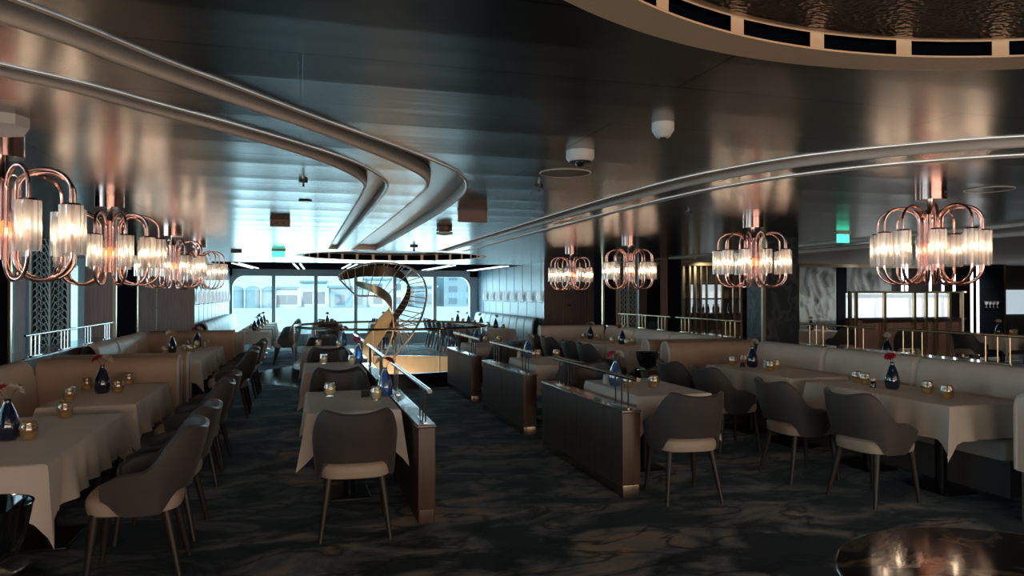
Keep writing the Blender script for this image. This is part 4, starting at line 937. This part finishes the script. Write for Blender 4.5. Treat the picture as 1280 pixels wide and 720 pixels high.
t = empty('round_table', (2.106, 1.62, 0)); tag(t, 'round polished brown marble table in the lower right corner', 'table')
MB().lathe([(.001, .75), (.3, .75), (.53, .75), (.541, .75), (.545, .7495), (.552, .742), (.552, .725), (.54, .715), (.001, .715)], 72).build('tabletop', M['tmarble'], t)
MB().lathe([(.28, 0), (.28, .02), (.06, .05), (.045, .1), (.045, .715)], 32).build('pedestal', M['black'], t)

# ------------------------------------------------------------------ ceiling devices
def dev(name, mb, m, loc, lab, cat, rz=0):
    o = mb.build(name, M[m]); o.location = loc; o.rotation_euler = (0, 0, rz); return tag(o, lab, cat)
t = empty('smoke_detector', (1.57, 2.92, HC)); tag(t, 'white domed smoke detector on the dark ceiling', 'smoke detector')
MB().lathe([(.001, 0), (.05, 0), (.05, -.034), (.046, -.04)][::-1], 28).build('base', M['whitep'], t); MB().lathe([(.046, -.04), (.032, -.062), (.028, -.066), (.001, -.068)], 28).build('sensor_dome', M['whitep'], t)
MB().lathe([(.001, -.0705), (.014, -.0705), (.016, -.066)], 12).build('sensor_grille', M['darkp'], t)
t = empty('security_camera', (1.45, 3.62, HC)); tag(t, 'white dome security camera on the ceiling above the flush disc', 'camera')
MB().lathe([(.001, 0), (.076, 0), (.076, -.042), (.062, -.058)][::-1], 32).build('housing', M['whitep'], t); MB().lathe([(.001, -.06), (.06, -.06), (.062, -.056)], 24).build('collar', M['darkp'], t)
MB().lathe([(.028, -.058), (.026, -.072), (.016, -.084), (.001, -.087)], 20).build('lens_dome', M['bowl'], t)
t = empty('ceiling_speaker', (1.62, 4.30, HC)); tag(t, 'flush round speaker disc in the ceiling with a thin pale rim', 'speaker')
MB().lathe([(.155, -.003), (.162, -.006), (.166, -.001)], 48).build('rim', M['lip'], t); MB().lathe([(.001, -.002), (.156, -.002)], 48).build('grille', M['darkp'], t)
t = empty('ceiling_speaker', (4.88, 4.10, HC)); tag(t, 'flush round disc in the ceiling beside the nearest right chandelier', 'speaker')
MB().lathe([(.155, -.003), (.160, -.006), (.164, -.001)], 48).build('rim', M['lip'], t); MB().lathe([(.001, -.002), (.156, -.002)], 48).build('grille', M['ceil'], t)
for x, y, lab in ((1.63, 4.86, 'small sprinkler head behind the flush speaker disc'), (.02, 5.1, 'small sprinkler head on the left ceiling'), (3.55, 6.1, 'small sprinkler head on the right ceiling'), (1.75, 11.5, 'round dark detector near the end of the curved grooves')):
    t = empty('sprinkler', (x, y, HC)); tag(t, lab, 'sprinkler'); k = 2.2 if y > 11 else 1
    MB().lathe([(.001, 0), (.03*k, 0), (.03*k, -.012*k), (.01, -.016*k)][::-1], 16).build('plate', M['darkp'], t); MB().bar((0, 0, -.012*k), (0, 0, -.045*k), .006*k, .010*k).build('nozzle', M['steel'], t)
t = empty('wireless_box', (-1.34, 3.66, HC), R(24)); tag(t, 'white octagonal wireless box on the ceiling at the left edge', 'device')
mb = MB(); V = [(sx*a, sy*b, z) for z in (0, -.045) for a, b, sx, sy in ((.17, .11, 1, 1), (.11, .17, 1, 1), (.11, .17, -1, 1), (.17, .11, -1, 1), (.17, .11, -1, -1), (.11, .17, -1, -1), (.11, .17, 1, -1), (.17, .11, 1, -1))]
mb.add(V, [tuple(range(8))[::-1]]+[(k, (k+1) % 8, 8+(k+1) % 8, 8+k) for k in range(8)]+[tuple(range(8, 16))]); mb.build('case', M['whitep'], t); MB().box(-.03, .03, -.173, -.168, -.03, -.02).build('vent', M['darkp'], t)
t = empty('hanging_sign', (1.52, 6.45, HC)); tag(t, 'square brown sign back hanging from the ceiling in the middle', 'sign')
MB().box(-.135, .135, -.015, .015, -.115, 0).build('sign_plate', M['sign'], t); MB().box(-.14, .14, -.02, .02, -.012, 0).build('mount', M['darkp'], t)
t = empty('ceiling_vent', (-.20, 7.9, HC)); tag(t, 'brown rectangular ceiling box with two dark sockets on the left ceiling', 'vent')
MB().box(-.10, .10, -.05, .05, -.07, 0).build('case', M['sign'], t)
for x in (-.035, .035): MB().lathe([(.001, 0), (.016, 0)], 12).build('socket', M['darkp'], t).location = (x, -.051, -.035)
for c in t.children:
    if c.name.startswith('socket'): c.rotation_euler = (R(90), 0, 0)
dev('ceiling_vent', MB().box(-.09, .09, -.04, .04, -.05, 0), 'sign', (-1.08, 13.6, HC), 'small brown box on the ceiling beyond the farthest left chandelier', 'vent')
def exit_sign(x, y, w_, lab, z=HC-.03):
    t = empty('exit_sign', (x, y, z)); tag(t, lab, 'exit sign'); MB().box(-w_/2, w_/2, -.03, .03, 0, .03).build('housing', M['lip'], t)
    MB().box(-w_/2+.01, w_/2-.01, -.012, .012, -.105, 0).build('sign_plate', M['exitg'], t)
    return t
exit_sign(-.36, 13.2, .24, 'green lit exit sign hanging in front of the left end windows'); exit_sign(6.50, 7.45, .19, 'green lit exit sign hanging on the right side ceiling')
t = empty('ceiling_camera', (1.60, 8.2, HC)); tag(t, 'two stacked pale discs of a ceiling camera beyond the brown sign', 'camera')
MB().lathe([(.001, 0), (.09, 0), (.09, -.045), (.05, -.05)][::-1], 24).build('mount', M['sign'], t); MB().lathe([(.05, -.05), (.095, -.06), (.095, -.085), (.001, -.10)], 24).build('housing', M['whitep'], t)
dev('ceiling_plate', MB().lathe([(.001, -.008), (.05, -.008), (.055, 0)], 20), 'darkp', (.04, 6.2, HC), 'small dark round plate flush on the left ceiling', 'plate')
# the small sign over the left door
t = empty('door_sign', (-2.93, 15.98, 1.92)); tag(t, 'small lettered plate above the left walnut door', 'sign'); MB().box(-.22, .10, -.01, .01, 0, .09).build('plate', M['sign'], t)
